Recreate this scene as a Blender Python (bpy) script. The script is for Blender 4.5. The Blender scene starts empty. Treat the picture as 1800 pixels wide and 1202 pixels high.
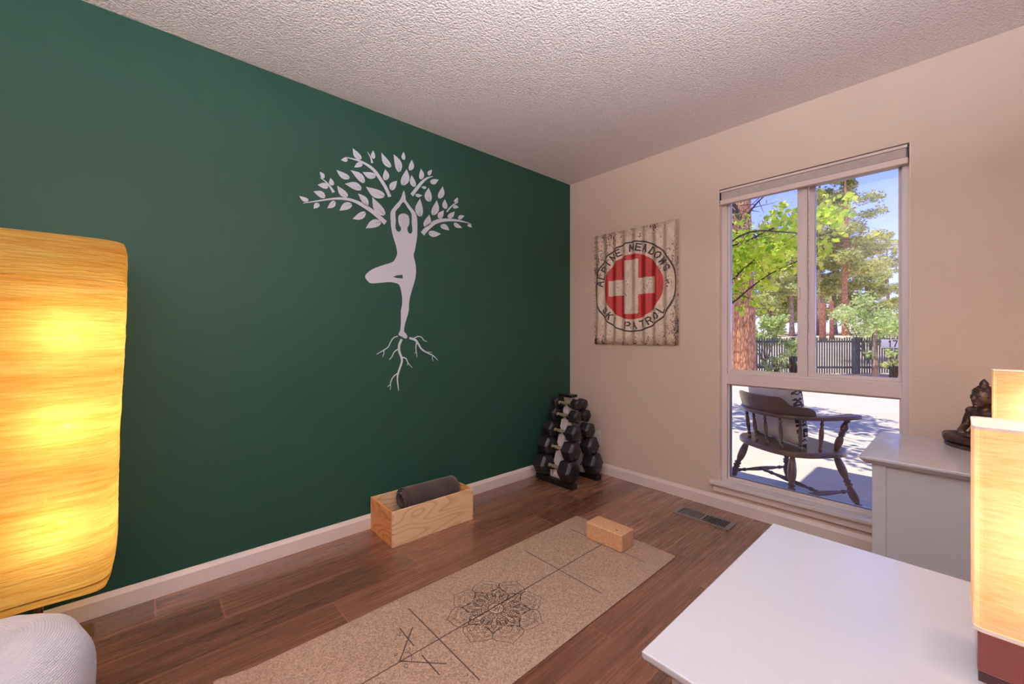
import bpy, bmesh, math, random
from mathutils import Vector, Matrix, geometry, noise
random.seed(7)
PI = math.pi
S = bpy.context.scene
COL = S.collection

# ------------------------------------------------------------------ camera
F_PX, CX, CY = 721.0, 900.0, 589.0            # focal length and principal point for an 1800x1202 frame
AZ = math.atan(800 / 721.0)
FW = (-math.sin(AZ), math.cos(AZ)); RT = (math.cos(AZ), math.sin(AZ))
CAM = (2.3317, -2.7866, 1.1227)
cd = bpy.data.cameras.new('camera'); cam = bpy.data.objects.new('camera', cd); COL.objects.link(cam)
cam.location = CAM; cam.rotation_euler = (PI / 2, 0, AZ)
cd.sensor_width = 36; cd.lens = 36 * F_PX / 1800; cd.shift_y = -12 / 1800.0; cd.clip_start = 0.02; cd.clip_end = 500
S.camera = cam

# ------------------------------------------------------------------ sky, sun, exposure
W = bpy.data.worlds.new('sky'); S.world = W; W.use_nodes = True
wn = W.node_tree; bg = wn.nodes['Background']
sky = wn.nodes.new('ShaderNodeTexSky'); sky.sky_type = 'NISHITA'; sky.sun_disc = False
sky.sun_elevation = math.radians(60); sky.altitude = 1900; sky.air_density = 0.9; sky.dust_density = 0.2; sky.ozone_density = 3.0
tint = wn.nodes.new('ShaderNodeMix'); tint.data_type = 'RGBA'; tint.blend_type = 'MULTIPLY'; tint.inputs[0].default_value = 1.0
tint.inputs[7].default_value = (0.62, 0.47, 0.93, 1)
wn.links.new(sky.outputs[0], tint.inputs[6]); wn.links.new(tint.outputs[2], bg.inputs['Color']); bg.inputs['Strength'].default_value = 0.40
sd = bpy.data.lights.new('sun', 'SUN'); sun = bpy.data.objects.new('sun', sd); COL.objects.link(sun)
sd.energy = 5.8; sd.angle = math.radians(0.6); sd.color = (1.0, 0.95, 0.86)
sun.rotation_euler = Vector((0.10, 0.29, -0.95)).to_track_quat('-Z', 'Y').to_euler()
S.view_settings.view_transform = 'Standard'; S.view_settings.look = 'None'
S.view_settings.exposure = 0.0; S.view_settings.gamma = 1.0; S.view_settings.use_curve_mapping = False
S.cycles.max_bounces = 10; S.cycles.diffuse_bounces = 6; S.cycles.transparent_max_bounces = 16
S.cycles.sample_clamp_indirect = 6.0; S.cycles.caustics_reflective = False; S.cycles.caustics_refractive = False
S.cycles.use_denoising = True

# ------------------------------------------------------------------ projection helpers (pixel of the photo -> point in the room)
def ray(px, py):
    u = (px - CX) / F_PX
    return (FW[0] + u * RT[0], FW[1] + u * RT[1], -(py - CY) / F_PX)
def P(px, py, ax, val):
    r = ray(px, py); i = 'xyz'.index(ax); t = (val - CAM[i]) / r[i]
    return Vector([CAM[k] + t * r[k] for k in range(3)])
def D(px, py, d):
    r = ray(px, py)
    return Vector([CAM[k] + d * r[k] for k in range(3)])

# ------------------------------------------------------------------ materials
def srgb(r, g, b):
    f = lambda c: (c / 12.92 if c <= 0.04045 else ((c + 0.055) / 1.055) ** 2.4)
    return (f(r / 255), f(g / 255), f(b / 255), 1.0)
class NT:
    def __init__(s, name):
        s.m = bpy.data.materials.new(name); s.m.use_nodes = True; s.t = s.m.node_tree
        s.b = s.t.nodes['Principled BSDF']; s.out = s.t.nodes['Material Output']
    def n(s, typ, **kw):
        x = s.t.nodes.new(typ)
        for k, v in kw.items(): setattr(x, k, v)
        return x
    def l(s, a, b): s.t.links.new(a, b)
    def coord(s, which='Object', scale=None, rot=None):
        tc = s.n('ShaderNodeTexCoord')
        if scale is None and rot is None: return tc.outputs[which]
        mp = s.n('ShaderNodeMapping'); s.l(tc.outputs[which], mp.inputs['Vector'])
        if scale: mp.inputs['Scale'].default_value = scale
        if rot: mp.inputs['Rotation'].default_value = rot
        return mp.outputs['Vector']
    def noise(s, vec, scale=5, detail=4, rough=0.55, dist=0.0):
        x = s.n('ShaderNodeTexNoise'); x.inputs['Scale'].default_value = scale; x.inputs['Detail'].default_value = detail
        x.inputs['Roughness'].default_value = rough; x.inputs['Distortion'].default_value = dist
        if vec is not None: s.l(vec, x.inputs['Vector'])
        return x.outputs['Fac']
    def ramp(s, fac, stops, interp='LINEAR'):
        x = s.n('ShaderNodeValToRGB'); x.color_ramp.interpolation = interp
        e = x.color_ramp.elements
        while len(e) < len(stops): e.new(0.5)
        for k, (p, c) in enumerate(stops):
            e[k].position = p; e[k].color = c if len(c) == 4 else (*c, 1)
        s.l(fac, x.inputs['Fac']); return x.outputs['Color']
    def math(s, op, a, b=None, c=None, clamp=False):
        x = s.n('ShaderNodeMath', operation=op, use_clamp=clamp)
        for k, v in enumerate((a, b, c)):
            if v is None: continue
            if isinstance(v, (int, float)): x.inputs[k].default_value = v
            else: s.l(v, x.inputs[k])
        return x.outputs[0]
    def mix(s, fac, a, b, mode='MIX'):
        x = s.n('ShaderNodeMix', data_type='RGBA', blend_type=mode)
        for k, v in ((0, fac), (6, a), (7, b)):
            if isinstance(v, (int, float)): x.inputs[k].default_value = v
            elif isinstance(v, tuple): x.inputs[k].default_value = v
            else: s.l(v, x.inputs[k])
        return x.outputs[2]
    def bump(s, h, strength=0.3, dist=0.01, normal=None):
        x = s.n('ShaderNodeBump'); x.inputs['Strength'].default_value = strength; x.inputs['Distance'].default_value = dist
        s.l(h, x.inputs['Height'])
        if normal is not None: s.l(normal, x.inputs['Normal'])
        s.l(x.outputs['Normal'], s.b.inputs['Normal']); return x.outputs['Normal']
    def set(s, **kw):
        for k, v in kw.items():
            key = {'col': 'Base Color', 'rough': 'Roughness', 'metal': 'Metallic', 'spec': 'Specular IOR Level', 'coat': 'Coat Weight',
                   'coatr': 'Coat Roughness', 'sheen': 'Sheen Weight', 'emi': 'Emission Color', 'emis': 'Emission Strength', 'ior': 'IOR',
                   'alpha': 'Alpha', 'trans': 'Transmission Weight'}[k]
            if isinstance(v, (int, float, tuple)): s.b.inputs[key].default_value = v
            else: s.l(v, s.b.inputs[key])
        return s
def plain(name, col, rough=0.5, var=0.06, scale=12, bump=0.0, bscale=60, **kw):
    t = NT(name); v = t.coord()
    n = t.noise(v, scale, 4)
    c0 = tuple(max(0, x * (1 - var)) for x in col[:3]) + (1,); c1 = tuple(min(1, x * (1 + var)) for x in col[:3]) + (1,)
    t.set(col=t.ramp(n, [(0.3, c0), (0.7, c1)]), rough=rough, **kw)
    if bump: t.bump(t.noise(v, bscale, 3), bump, 0.004)
    return t.m

def mat_green():
    t = NT('green_wall_paint'); v = t.coord()
    n = t.noise(v, 1.6, 3); t.set(col=t.ramp(n, [(0.3, srgb(31, 66, 55)), (0.7, srgb(34, 70, 58))]), rough=0.58, spec=0.25)
    h = t.math('ADD', t.noise(v, 95, 2, 0.5), t.math('MULTIPLY', t.noise(v, 32, 2), 0.8))
    t.bump(h, 0.22, 0.004); return t.m
def mat_beige():
    t = NT('beige_wall_paint'); v = t.coord()
    n = t.noise(v, 1.6, 3); t.set(col=t.ramp(n, [(0.3, srgb(213, 193, 179)), (0.7, srgb(217, 198, 184))]), rough=0.55, spec=0.35)
    h = t.math('ADD', t.noise(v, 85, 2, 0.5), t.math('MULTIPLY', t.noise(v, 28, 2), 0.8))
    t.bump(h, 0.25, 0.004); return t.m
def mat_popcorn():
    t = NT('popcorn_ceiling'); v = t.coord()
    n1 = t.noise(v, 120, 4, 0.6); vo = t.n('ShaderNodeTexVoronoi'); vo.inputs['Scale'].default_value = 105; t.l(v, vo.inputs['Vector'])
    h = t.math('SUBTRACT', t.math('MULTIPLY', n1, 1.6), vo.outputs['Distance'])
    t.set(col=t.ramp(n1, [(0.25, srgb(234, 222, 220)), (0.6, srgb(252, 244, 242))]), rough=0.9, spec=0.1)
    t.bump(h, 0.6, 0.009); return t.m
def mat_planks(name, w, L, c_lo, c_mid, c_hi, axis_along=1, rough=0.3, knots=True, seam=0.0045, seamk=2.1):
    """boards running along one axis, each with its own tone, stretched grain, knots and narrow bevelled seams"""
    t = NT(name); tc = t.coord(); sp = t.n('ShaderNodeSeparateXYZ'); t.l(tc, sp.inputs[0])
    a = sp.outputs[1 - axis_along] if axis_along in (0, 1) else sp.outputs[0]; b = sp.outputs[axis_along]
    row = t.math('FLOOR', t.math('DIVIDE', a, w)); wn1 = t.n('ShaderNodeTexWhiteNoise', noise_dimensions='1D'); t.l(row, wn1.inputs['W'])
    bb = t.math('ADD', t.math('DIVIDE', b, L), t.math('MULTIPLY', wn1.outputs['Value'], 7.3)); colm = t.math('FLOOR', bb)
    idn = t.n('ShaderNodeTexWhiteNoise', noise_dimensions='2D'); cb = t.n('ShaderNodeCombineXYZ'); t.l(row, cb.inputs[0]); t.l(colm, cb.inputs[1]); t.l(cb.outputs[0], idn.inputs['Vector'])
    fa = t.math('FRACT', t.math('DIVIDE', a, w)); fb = t.math('FRACT', bb)
    ea = t.math('MULTIPLY', t.math('MINIMUM', fa, t.math('SUBTRACT', 1.0, fa)), w); eb = t.math('MULTIPLY', t.math('MINIMUM', fb, t.math('SUBTRACT', 1.0, fb)), L)
    edge = t.math('MINIMUM', ea, eb); sm = t.math('DIVIDE', edge, seam, clamp=True)
    g = t.n('ShaderNodeCombineXYZ'); off = t.math('MULTIPLY', idn.outputs['Value'], 53.0)
    t.l(t.math('ADD', a, off), g.inputs[0]); t.l(t.math('MULTIPLY', b, 0.045), g.inputs[1]); t.l(off, g.inputs[2])
    grain = t.noise(g.outputs[0], 30, 6, 0.6, 0.8)
    g2 = t.n('ShaderNodeCombineXYZ'); t.l(t.math('ADD', a, off), g2.inputs[0]); t.l(t.math('MULTIPLY', b, 0.012), g2.inputs[1]); t.l(off, g2.inputs[2])
    fine = t.noise(g2.outputs[0], 190, 5, 0.7)
    g3 = t.n('ShaderNodeCombineXYZ'); t.l(t.math('ADD', a, off), g3.inputs[0]); t.l(t.math('MULTIPLY', b, 0.32), g3.inputs[1]); t.l(off, g3.inputs[2])
    big = t.noise(g3.outputs[0], 7.5, 3, 0.5, 0.4)
    f = t.math('ADD', t.math('ADD', t.math('MULTIPLY', grain, 0.62), 0.12), t.math('ADD', t.math('MULTIPLY', fine, 0.20), t.math('MULTIPLY', t.math('SUBTRACT', idn.outputs['Value'], 0.45), 0.34)))
    c = t.ramp(f, [(0.26, c_lo), (0.55, c_mid), (0.86, c_hi)])
    if knots: c = t.mix(t.ramp(big, [(0.66, (0, 0, 0)), (0.80, (0.75, 0.75, 0.75))]), c, tuple(x * 0.45 for x in c_lo[:3]) + (1,))
    c = t.mix(t.math('MULTIPLY', t.math('SUBTRACT', 1.0, sm), 0.7), c, tuple(x * seamk for x in c_mid[:3]) + (1,))  # pale floor seams paint in a bevel highlight; deck joints are dark
    t.set(col=c, rough=t.math('ADD', rough - 0.05, t.math('MULTIPLY', fine, 0.12)))
    t.bump(t.math('ADD', t.math('MULTIPLY', sm, 0.8), t.math('MULTIPLY', fine, 0.25)), 0.28, 0.003); return t
def mat_cork(name, lo, mid, hi, scale=230, rough=0.6):
    t = NT(name); v = t.coord(); vo = t.n('ShaderNodeTexVoronoi'); vo.inputs['Scale'].default_value = scale; t.l(v, vo.inputs['Vector'])
    n = t.noise(v, scale * 1.3, 3, 0.7); f = t.math('ADD', t.math('MULTIPLY', vo.outputs['Color'], 0.45), t.math('MULTIPLY', n, 0.6))
    big = t.noise(v, 5, 3)
    f = t.math('ADD', f, t.math('MULTIPLY', t.math('SUBTRACT', big, 0.5), 0.12))
    t.set(col=t.ramp(f, [(0.2, lo), (0.5, mid), (0.85, hi)]), rough=rough, spec=0.3); t.bump(n, 0.25, 0.0015); return t.m
def mat_pine(name, c0, c1, axis, ring=1.0):
    """plain-sawn pine: wavy cathedral rings stretched along one axis"""
    k = [5.5, 5.5, 5.5]; k[axis] = 1.3
    t = NT(name); v = t.coord('Object', tuple(k))
    n = t.noise(v, 1.5, 1, 0.4, 0.25); r = t.math('FRACT', t.math('MULTIPLY', n, 11.0 * ring))
    f = [70, 70, 70]; f[axis] = 3
    fine = t.noise(t.coord('Object', tuple(f)), 2.0, 4, 0.6)
    c = t.ramp(r, [(0.0, c0), (0.55, c0), (0.88, c1), (1.0, c0)]); c = t.mix(t.math('MULTIPLY', fine, 0.35), c, c1)
    t.set(col=c, rough=0.55, spec=0.3); t.bump(fine, 0.08, 0.002); return t.m
def mat_fabric(name, col, scale=400, rough=0.9, bump=0.3):
    t = NT(name); v = t.coord(); w1 = t.n('ShaderNodeTexWave', bands_direction='X'); w1.inputs['Scale'].default_value = scale / 6; t.l(v, w1.inputs['Vector'])
    n = t.noise(v, 40, 4)
    t.set(col=t.ramp(n, [(0.3, tuple(x * 0.85 for x in col[:3]) + (1,)), (0.7, col)]), rough=rough, sheen=0.2, spec=0.2)
    t.bump(t.math('ADD', w1.outputs['Fac'], n), bump, 0.002); return t.m
def mat_shade(name, col_a, col_b, stretch, scale, transp=0.05, bstr=0.5, tfac=0.62, fwd=0.0):
    """thin lamp paper or linen: diffuse outside, lets light through"""
    t = NT(name); v = t.coord('Object', stretch)
    n = t.noise(v, scale, 6, 0.65, 0.4); n2 = t.noise(v, scale * 0.22, 3, 0.5, 0.8)
    f = t.math('ADD', t.math('MULTIPLY', n, 0.6), t.math('MULTIPLY', n2, 0.5))
    c = t.ramp(f, [(0.36, col_a), (0.66, col_b)])
    bp = t.n('ShaderNodeBump'); bp.inputs['Strength'].default_value = bstr; bp.inputs['Distance'].default_value = 0.008; t.l(f, bp.inputs['Height'])
    df = t.n('ShaderNodeBsdfDiffuse'); tr = t.n('ShaderNodeBsdfTranslucent'); tp = t.n('ShaderNodeBsdfTransparent')
    t.l(c, df.inputs['Color']); t.l(c, tr.inputs['Color']); t.l(c, tp.inputs['Color'])
    t.l(bp.outputs[0], df.inputs['Normal']); t.l(bp.outputs[0], tr.inputs['Normal'])
    m1 = t.n('ShaderNodeMixShader'); m1.inputs[0].default_value = tfac; t.l(df.outputs[0], m1.inputs[1]); t.l(tr.outputs[0], m1.inputs[2])
    if fwd:
        rf_ = t.n('ShaderNodeBsdfRefraction'); rf_.inputs['IOR'].default_value = 1.04; rf_.inputs['Roughness'].default_value = 0.62; t.l(c, rf_.inputs['Color']); t.l(bp.outputs[0], rf_.inputs['Normal'])
        m3 = t.n('ShaderNodeMixShader'); m3.inputs[0].default_value = fwd; t.l(m1.outputs[0], m3.inputs[1]); t.l(rf_.outputs[0], m3.inputs[2]); m1 = m3
    m2 = t.n('ShaderNodeMixShader'); m2.inputs[0].default_value = transp; t.l(m1.outputs[0], m2.inputs[1]); t.l(tp.outputs[0], m2.inputs[2])
    t.l(m2.outputs[0], t.out.inputs['Surface']); t.t.nodes.remove(t.b); return t.m
def mat_glass():
    t = NT('window_glass'); tp = t.n('ShaderNodeBsdfTransparent'); tp.inputs[0].default_value = (0.97, 0.985, 0.99, 1)
    gl = t.n('ShaderNodeBsdfGlossy'); gl.inputs['Roughness'].default_value = 0.02; fr = t.n('ShaderNodeFresnel'); fr.inputs[0].default_value = 1.45
    mx = t.n('ShaderNodeMixShader'); t.l(fr.outputs[0], mx.inputs[0]); t.l(tp.outputs[0], mx.inputs[1]); t.l(gl.outputs[0], mx.inputs[2])
    t.l(mx.outputs[0], t.out.inputs['Surface']); t.t.nodes.remove(t.b); return t.m
def mat_leaf(name, cols, trans=0.35):
    t = NT(name); g = t.n('ShaderNodeNewGeometry'); c = t.ramp(g.outputs['Random Per Island'], [(k / (len(cols) - 1), x) for k, x in enumerate(cols)])
    df = t.n('ShaderNodeBsdfDiffuse'); tr = t.n('ShaderNodeBsdfTranslucent'); t.l(c, df.inputs[0]); t.l(c, tr.inputs[0])
    mx = t.n('ShaderNodeMixShader'); mx.inputs[0].default_value = trans; t.l(df.outputs[0], mx.inputs[1]); t.l(tr.outputs[0], mx.inputs[2])
    t.l(mx.outputs[0], t.out.inputs['Surface']); t.t.nodes.remove(t.b); return t.m
def mat_bark(name, a, b, scale=13):
    t = NT(name); v = t.coord('Object', (1, 1, 0.22)); vo = t.n('ShaderNodeTexVoronoi', feature='DISTANCE_TO_EDGE'); vo.inputs['Scale'].default_value = scale * 1.6; t.l(v, vo.inputs['Vector'])
    n = t.noise(v, scale * 2, 5, 0.65); f = t.math('ADD', t.math('MULTIPLY', vo.outputs['Distance'], 1.2), t.math('MULTIPLY', n, 0.7))
    t.set(col=t.ramp(f, [(0.25, a), (0.7, b)]), rough=0.9, spec=0.1); t.bump(f, 0.8, 0.03); return t.m
def mat_emit(name, col, strength):
    t = NT(name); t.set(col=(0.9, 0.9, 0.9, 1), emi=col, emis=strength, rough=0.4); return t.m

M = {}
M['green'] = mat_green(); M['beige'] = mat_beige(); M['popcorn'] = mat_popcorn()
M['floor'] = mat_planks('walnut_plank_floor', 0.182, 1.22, srgb(68, 42, 33), srgb(117, 75, 56), srgb(156, 109, 85), 1, rough=0.26).set(spec=1.0, coat=0.35, coatr=0.2).m
M['floor'].node_tree.nodes['Principled BSDF'].inputs['Coat IOR'].default_value = 1.75
M['white_trim'] = plain('white_trim_paint', srgb(234, 224, 220), 0.4, 0.02)
M['white_vinyl'] = plain('white_vinyl', srgb(222, 212, 212), 0.35, 0.02)
M['sill'] = plain('white_sill_paint', srgb(228, 222, 222), 0.25, 0.02)
M['glass'] = mat_glass()
M['gasket'] = plain('dark_gasket', srgb(40, 44, 48), 0.6)
M['blind_rail'] = plain('blind_rail_white', srgb(226, 210, 204), 0.45, 0.02)
M['blind_cloth'] = mat_fabric('blind_grey_cloth', srgb(190, 180, 176), 900, 0.9, 0.1)
M['decal'] = plain('pale_vinyl_decal', srgb(196, 200, 214), 0.45, 0.01)
M['cork_mat'] = mat_cork('cork_mat', srgb(108, 84, 70), srgb(162, 132, 112), srgb(202, 176, 154), 230)
M['cork_block'] = mat_cork('cork_block', srgb(160, 112, 74), srgb(204, 158, 116), srgb(228, 188, 150), 300)
M['mat_ink'] = plain('grey_print_ink', srgb(72, 56, 56), 0.7, 0.05)
M['mat_rubber'] = plain('mat_rubber', srgb(34, 30, 30), 0.8)
M['pine_pale'] = mat_pine('pale_pine_board', srgb(232, 200, 160), srgb(206, 164, 118), 1)
M['pine_orange'] = mat_pine('orange_pine_board', srgb(228, 166, 106), srgb(200, 126, 68), 0, 1.3)
M['nail'] = plain('dark_nail', srgb(50, 34, 26), 0.4)
M['mat_roll'] = mat_fabric('charcoal_brown_fabric', srgb(74, 60, 58), 500, 0.85, 0.35)
M['vent'] = plain('vent_brown_metal', srgb(134, 124, 124), 0.45, 0.05, metal=0.4)
M['vent_dark'] = plain('vent_dark', srgb(12, 10, 10), 0.8)
M['rubber_black'] = plain('black_rubber', srgb(34, 30, 36), 0.42, 0.12, 30, 0.15, 200)
M['chrome'] = plain('polished_chrome', srgb(236, 222, 190), 0.30, 0.03, metal=0.8)
M['black_plastic'] = plain('black_plastic', srgb(14, 14, 16), 0.35)
M['rack_white'] = plain('white_powder_coat', srgb(214, 206, 210), 0.4, 0.02)
M['furniture'] = plain('white_painted_furniture', srgb(188, 189, 197), 0.3, 0.015, 6, 0.06, 140, coat=0.6, coatr=0.15)
M['knob'] = plain('brushed_nickel', srgb(170, 165, 160), 0.3, metal=1.0)
M['linen'] = mat_shade('linen_shade', srgb(228, 190, 136), srgb(250, 226, 182), (1.0, 1.0, 7.0), 46, 0.03, 0.3)
M['shade_cloth'] = mat_shade('white_lamp_cloth', srgb(250, 238, 224), srgb(255, 246, 236), (1, 1, 1), 60, 0.05, 0.1)
M['shade_trim'] = plain('shade_trim_white', srgb(244, 230, 220), 0.7)
M['mahogany'] = plain('red_mahogany', srgb(120, 44, 32), 0.22, 0.2, 7, coat=0.5, coatr=0.1)
M['dark_wood_base'] = plain('dark_mahogany', srgb(62, 24, 18), 0.35, 0.2)
M['paper'] = mat_shade('crinkled_rice_paper', srgb(236, 170, 74), srgb(255, 222, 136), (1.0, 1.0, 13.0), 10, 0.065, 1.0, 0.78)
M['pole_metal'] = plain('brushed_steel', srgb(150, 120, 100), 0.35, metal=0.9)
M['lamp_base'] = plain('olive_brass_plate', srgb(120, 96, 52), 0.4, metal=0.5)
M['cord'] = plain('brown_cord', srgb(60, 34, 18), 0.5)
M['bronze'] = plain('dark_bronze', srgb(84, 66, 60), 0.38, 0.35, 45, 0.35, 120, metal=0.55)
M['plate_white'] = plain('outlet_white', srgb(240, 234, 230), 0.4)
M['asphalt'] = plain('sun_bleached_asphalt', srgb(206, 192, 168), 0.95, 0.06, 3, 0.5, 90)
M['stripe'] = plain('road_stripe_paint', srgb(238, 236, 234), 0.8, 0.08)
M['ground'] = plain('pine_straw_ground', srgb(214, 190, 158), 0.95, 0.25, 0.8)
M['deck'] = mat_planks('grey_deck_boards', 0.14, 2.4, srgb(150, 156, 146), srgb(196, 202, 190), srgb(216, 220, 208), 0, 0.6, False, 0.006, 0.12).m
M['chair_wood'] = plain('weathered_walnut', srgb(112, 84, 66), 0.32, 0.25, 14, 0.15, 60, coat=0.3, coatr=0.2)
M['fence'] = plain('dark_weathered_picket', srgb(92, 96, 98), 0.9, 0.2, 3)
M['siding'] = plain('exterior_siding', srgb(150, 140, 128), 0.8)
M['wire'] = plain('wire_grey', srgb(70, 66, 66), 0.6)
M['maple'] = mat_leaf('maple_leaves', [srgb(150, 196, 50), srgb(214, 232, 66), srgb(244, 244, 110), srgb(176, 214, 60)], 0.62)
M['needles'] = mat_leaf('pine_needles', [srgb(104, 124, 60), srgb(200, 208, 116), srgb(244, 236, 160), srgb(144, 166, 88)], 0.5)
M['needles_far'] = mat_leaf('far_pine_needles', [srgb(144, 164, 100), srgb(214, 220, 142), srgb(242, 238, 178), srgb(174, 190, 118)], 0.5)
M['bush'] = mat_leaf('bush_leaves', [srgb(150, 180, 100), srgb(206, 222, 140), srgb(232, 238, 176), srgb(168, 198, 116)], 0.5)
M['bark_red'] = mat_bark('orange_pine_bark', srgb(126, 78, 54), srgb(238, 178, 138))
M['bark_grey'] = mat_bark('grey_brown_bark', srgb(120, 98, 88), srgb(200, 172, 152), 9)
M['bark_stump'] = mat_bark('reddish_stump_bark', srgb(104, 66, 50), srgb(178, 122, 96), 9)
M['twig'] = plain('dark_twig', srgb(74, 58, 48), 0.9)

# ------------------------------------------------------------------ mesh helpers
class MB:
    def __init__(s): s.v = []; s.f = []; s.sm = []
    def add(s, vs, fs, smooth=False, mtx=None):
        o = len(s.v)
        for p in vs: s.v.append(tuple(mtx @ Vector(p)) if mtx is not None else tuple(p))
        for f in fs: s.f.append(tuple(i + o for i in f)); s.sm.append(smooth)
        return s
    def box(s, x0, x1, y0, y1, z0, z1, mtx=None):
        vs = [(x, y, z) for z in (z0, z1) for y in (y0, y1) for x in (x0, x1)]
        return s.add(vs, [(0, 2, 3, 1), (4, 5, 7, 6), (0, 1, 5, 4), (2, 6, 7, 3), (0, 4, 6, 2), (1, 3, 7, 5)], False, mtx)
    def lathe(s, prof, seg=20, mtx=None, smooth=True, cap=True):
        vs = []; fs = []
        for r, z in prof:
            for k in range(seg):
                a = 2 * PI * k / seg; vs.append((r * math.cos(a), r * math.sin(a), z))
        n = len(prof)
        for i in range(n - 1):
            for k in range(seg):
                k2 = (k + 1) % seg; fs.append((i * seg + k, i * seg + k2, (i + 1) * seg + k2, (i + 1) * seg + k))
        s.add(vs, fs, smooth, mtx)
        if cap:
            o = len(s.v) - len(vs)
            s.f.append(tuple(o + k for k in reversed(range(seg)))); s.sm.append(False)
            s.f.append(tuple(o + (n - 1) * seg + k for k in range(seg))); s.sm.append(False)
        return s
    def tube(s, pts, r, seg=8, smooth=True, flat=None):
        pts = [Vector(p) for p in pts]; n = len(pts); rs = r if isinstance(r, (list, tuple)) else [r] * n
        vs = []; fs = []; up = None
        for i, p in enumerate(pts):
            t = (pts[min(i + 1, n - 1)] - pts[max(i - 1, 0)]).normalized()
            if up is None:
                up = Vector((0, 0, 1)) if abs(t.z) < 0.9 else Vector((1, 0, 0))
            u = t.cross(up)
            u = u.normalized() if u.length > 1e-6 else t.orthogonal().normalized()
            w = u.cross(t).normalized(); up = w
            for k in range(seg):
                a = 2 * PI * k / seg; fl = flat or (1, 1)
                vs.append(p + (u * math.cos(a) * fl[0] + w * math.sin(a) * fl[1]) * rs[i])
        for i in range(n - 1):
            for k in range(seg):
                k2 = (k + 1) % seg; fs.append((i * seg + k, i * seg + k2, (i + 1) * seg + k2, (i + 1) * seg + k))
        s.add(vs, fs, smooth); o = len(s.v) - len(vs)
        s.f.append(tuple(o + k for k in reversed(range(seg)))); s.sm.append(False)
        s.f.append(tuple(o + (n - 1) * seg + k for k in range(seg))); s.sm.append(False)
        return s
    def ball(s, c, r, seg=14, rings=9, mtx=None):
        rx, ry, rz = r if isinstance(r, (tuple, list)) else (r, r, r)
        prof = []
        vs = []; fs = []
        for i in range(rings + 1):
            th = PI * i / rings
            for k in range(seg):
                a = 2 * PI * k / seg
                vs.append((c[0] + rx * math.sin(th) * math.cos(a), c[1] + ry * math.sin(th) * math.sin(a), c[2] - rz * math.cos(th)))
        for i in range(rings):
            for k in range(seg):
                k2 = (k + 1) % seg; fs.append((i * seg + k, i * seg + k2, (i + 1) * seg + k2, (i + 1) * seg + k))
        return s.add(vs, fs, True, mtx)
    def prism(s, poly, z0, z1, mtx=None, smooth=False):
        n = len(poly); vs = [(x, y, z0) for x, y in poly] + [(x, y, z1) for x, y in poly]
        fs = [tuple(reversed(range(n))), tuple(range(n, 2 * n))] + [(k, (k + 1) % n, n + (k + 1) % n, n + k) for k in range(n)]
        return s.add(vs, fs, smooth, mtx)
    def build(s, name, mat, parent=None, bevel=0, bseg=2, weld=False, loc=None):
        me = bpy.data.meshes.new(name); me.from_pydata(s.v, [], s.f); me.update()
        me.polygons.foreach_set('use_smooth', s.sm)
        if weld or bevel:
            bm = bmesh.new(); bm.from_mesh(me); bmesh.ops.remove_doubles(bm, verts=bm.verts, dist=1e-5)
            bmesh.ops.recalc_face_normals(bm, faces=bm.faces); bm.to_mesh(me); bm.free()
        o = bpy.data.objects.new(name, me); COL.objects.link(o)
        if isinstance(mat, str): mat = M[mat]
        if mat: me.materials.append(mat)
        if parent: o.parent = parent
        if loc: o.location = loc
        if bevel:
            b = o.modifiers.new('bevel', 'BEVEL'); b.width = bevel; b.segments = bseg; b.limit_method = 'ANGLE'; b.angle_limit = 0.6
            b.harden_normals = False
        return o
def tag(o, label=None, cat=None, group=None, kind=None):
    if label: o['label'] = label
    if cat: o['category'] = cat
    if group: o['group'] = group
    if kind: o['kind'] = kind
    return o
def empty(name, loc=(0, 0, 0), rz=0, label=None, cat=None, group=None):
    o = bpy.data.objects.new(name, None); COL.objects.link(o); o.location = loc; o.rotation_euler = (0, 0, rz); o.empty_display_size = 0.05
    return tag(o, label, cat, group)
def struct(name, mb, mat, parent=None, **kw):
    o = mb.build(name, mat, parent, **kw)
    if parent is None: o['kind'] = 'structure'
    return o
def aim(a, b):
    """matrix taking the local z axis to the segment a->b, origin at a"""
    a = Vector(a); b = Vector(b); q = (b - a).to_track_quat('Z', 'Y')
    return Matrix.Translation(a) @ q.to_matrix().to_4x4()

# ================================================================== THE SETTING
XR, YB, H = 2.62, -3.85, 2.44
X0, X1, Z0, Z1 = 1.250, 2.146, 0.155, 2.066          # window opening in the window wall
struct('floor', MB().box(-0.1, XR + 0.1, YB - 0.1, 0.14, -0.06, 0), 'floor')
struct('ceiling', MB().box(-0.1, XR + 0.1, YB - 0.1, 0.14, H, H + 0.12), 'popcorn')
struct('wall_left', MB().box(-0.12, 0, YB - 0.12, 0.0, 0, H), 'green')
struct('wall_back', MB().box(-0.0, XR, YB - 0.12, YB, 0, H), 'beige')
struct('wall_right', MB().box(XR, XR + 0.12, YB - 0.12, 0.0, 0, H), 'beige')
wf = MB()
wf.box(-0.12, X0, 0, 0.14, 0, H); wf.box(X1, XR + 0.12, 0, 0.14, 0, H); wf.box(X0, X1, 0, 0.14, 0, Z0); wf.box(X0, X1, 0, 0.14, Z1, H)
struct('wall_front', wf, 'beige')
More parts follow.
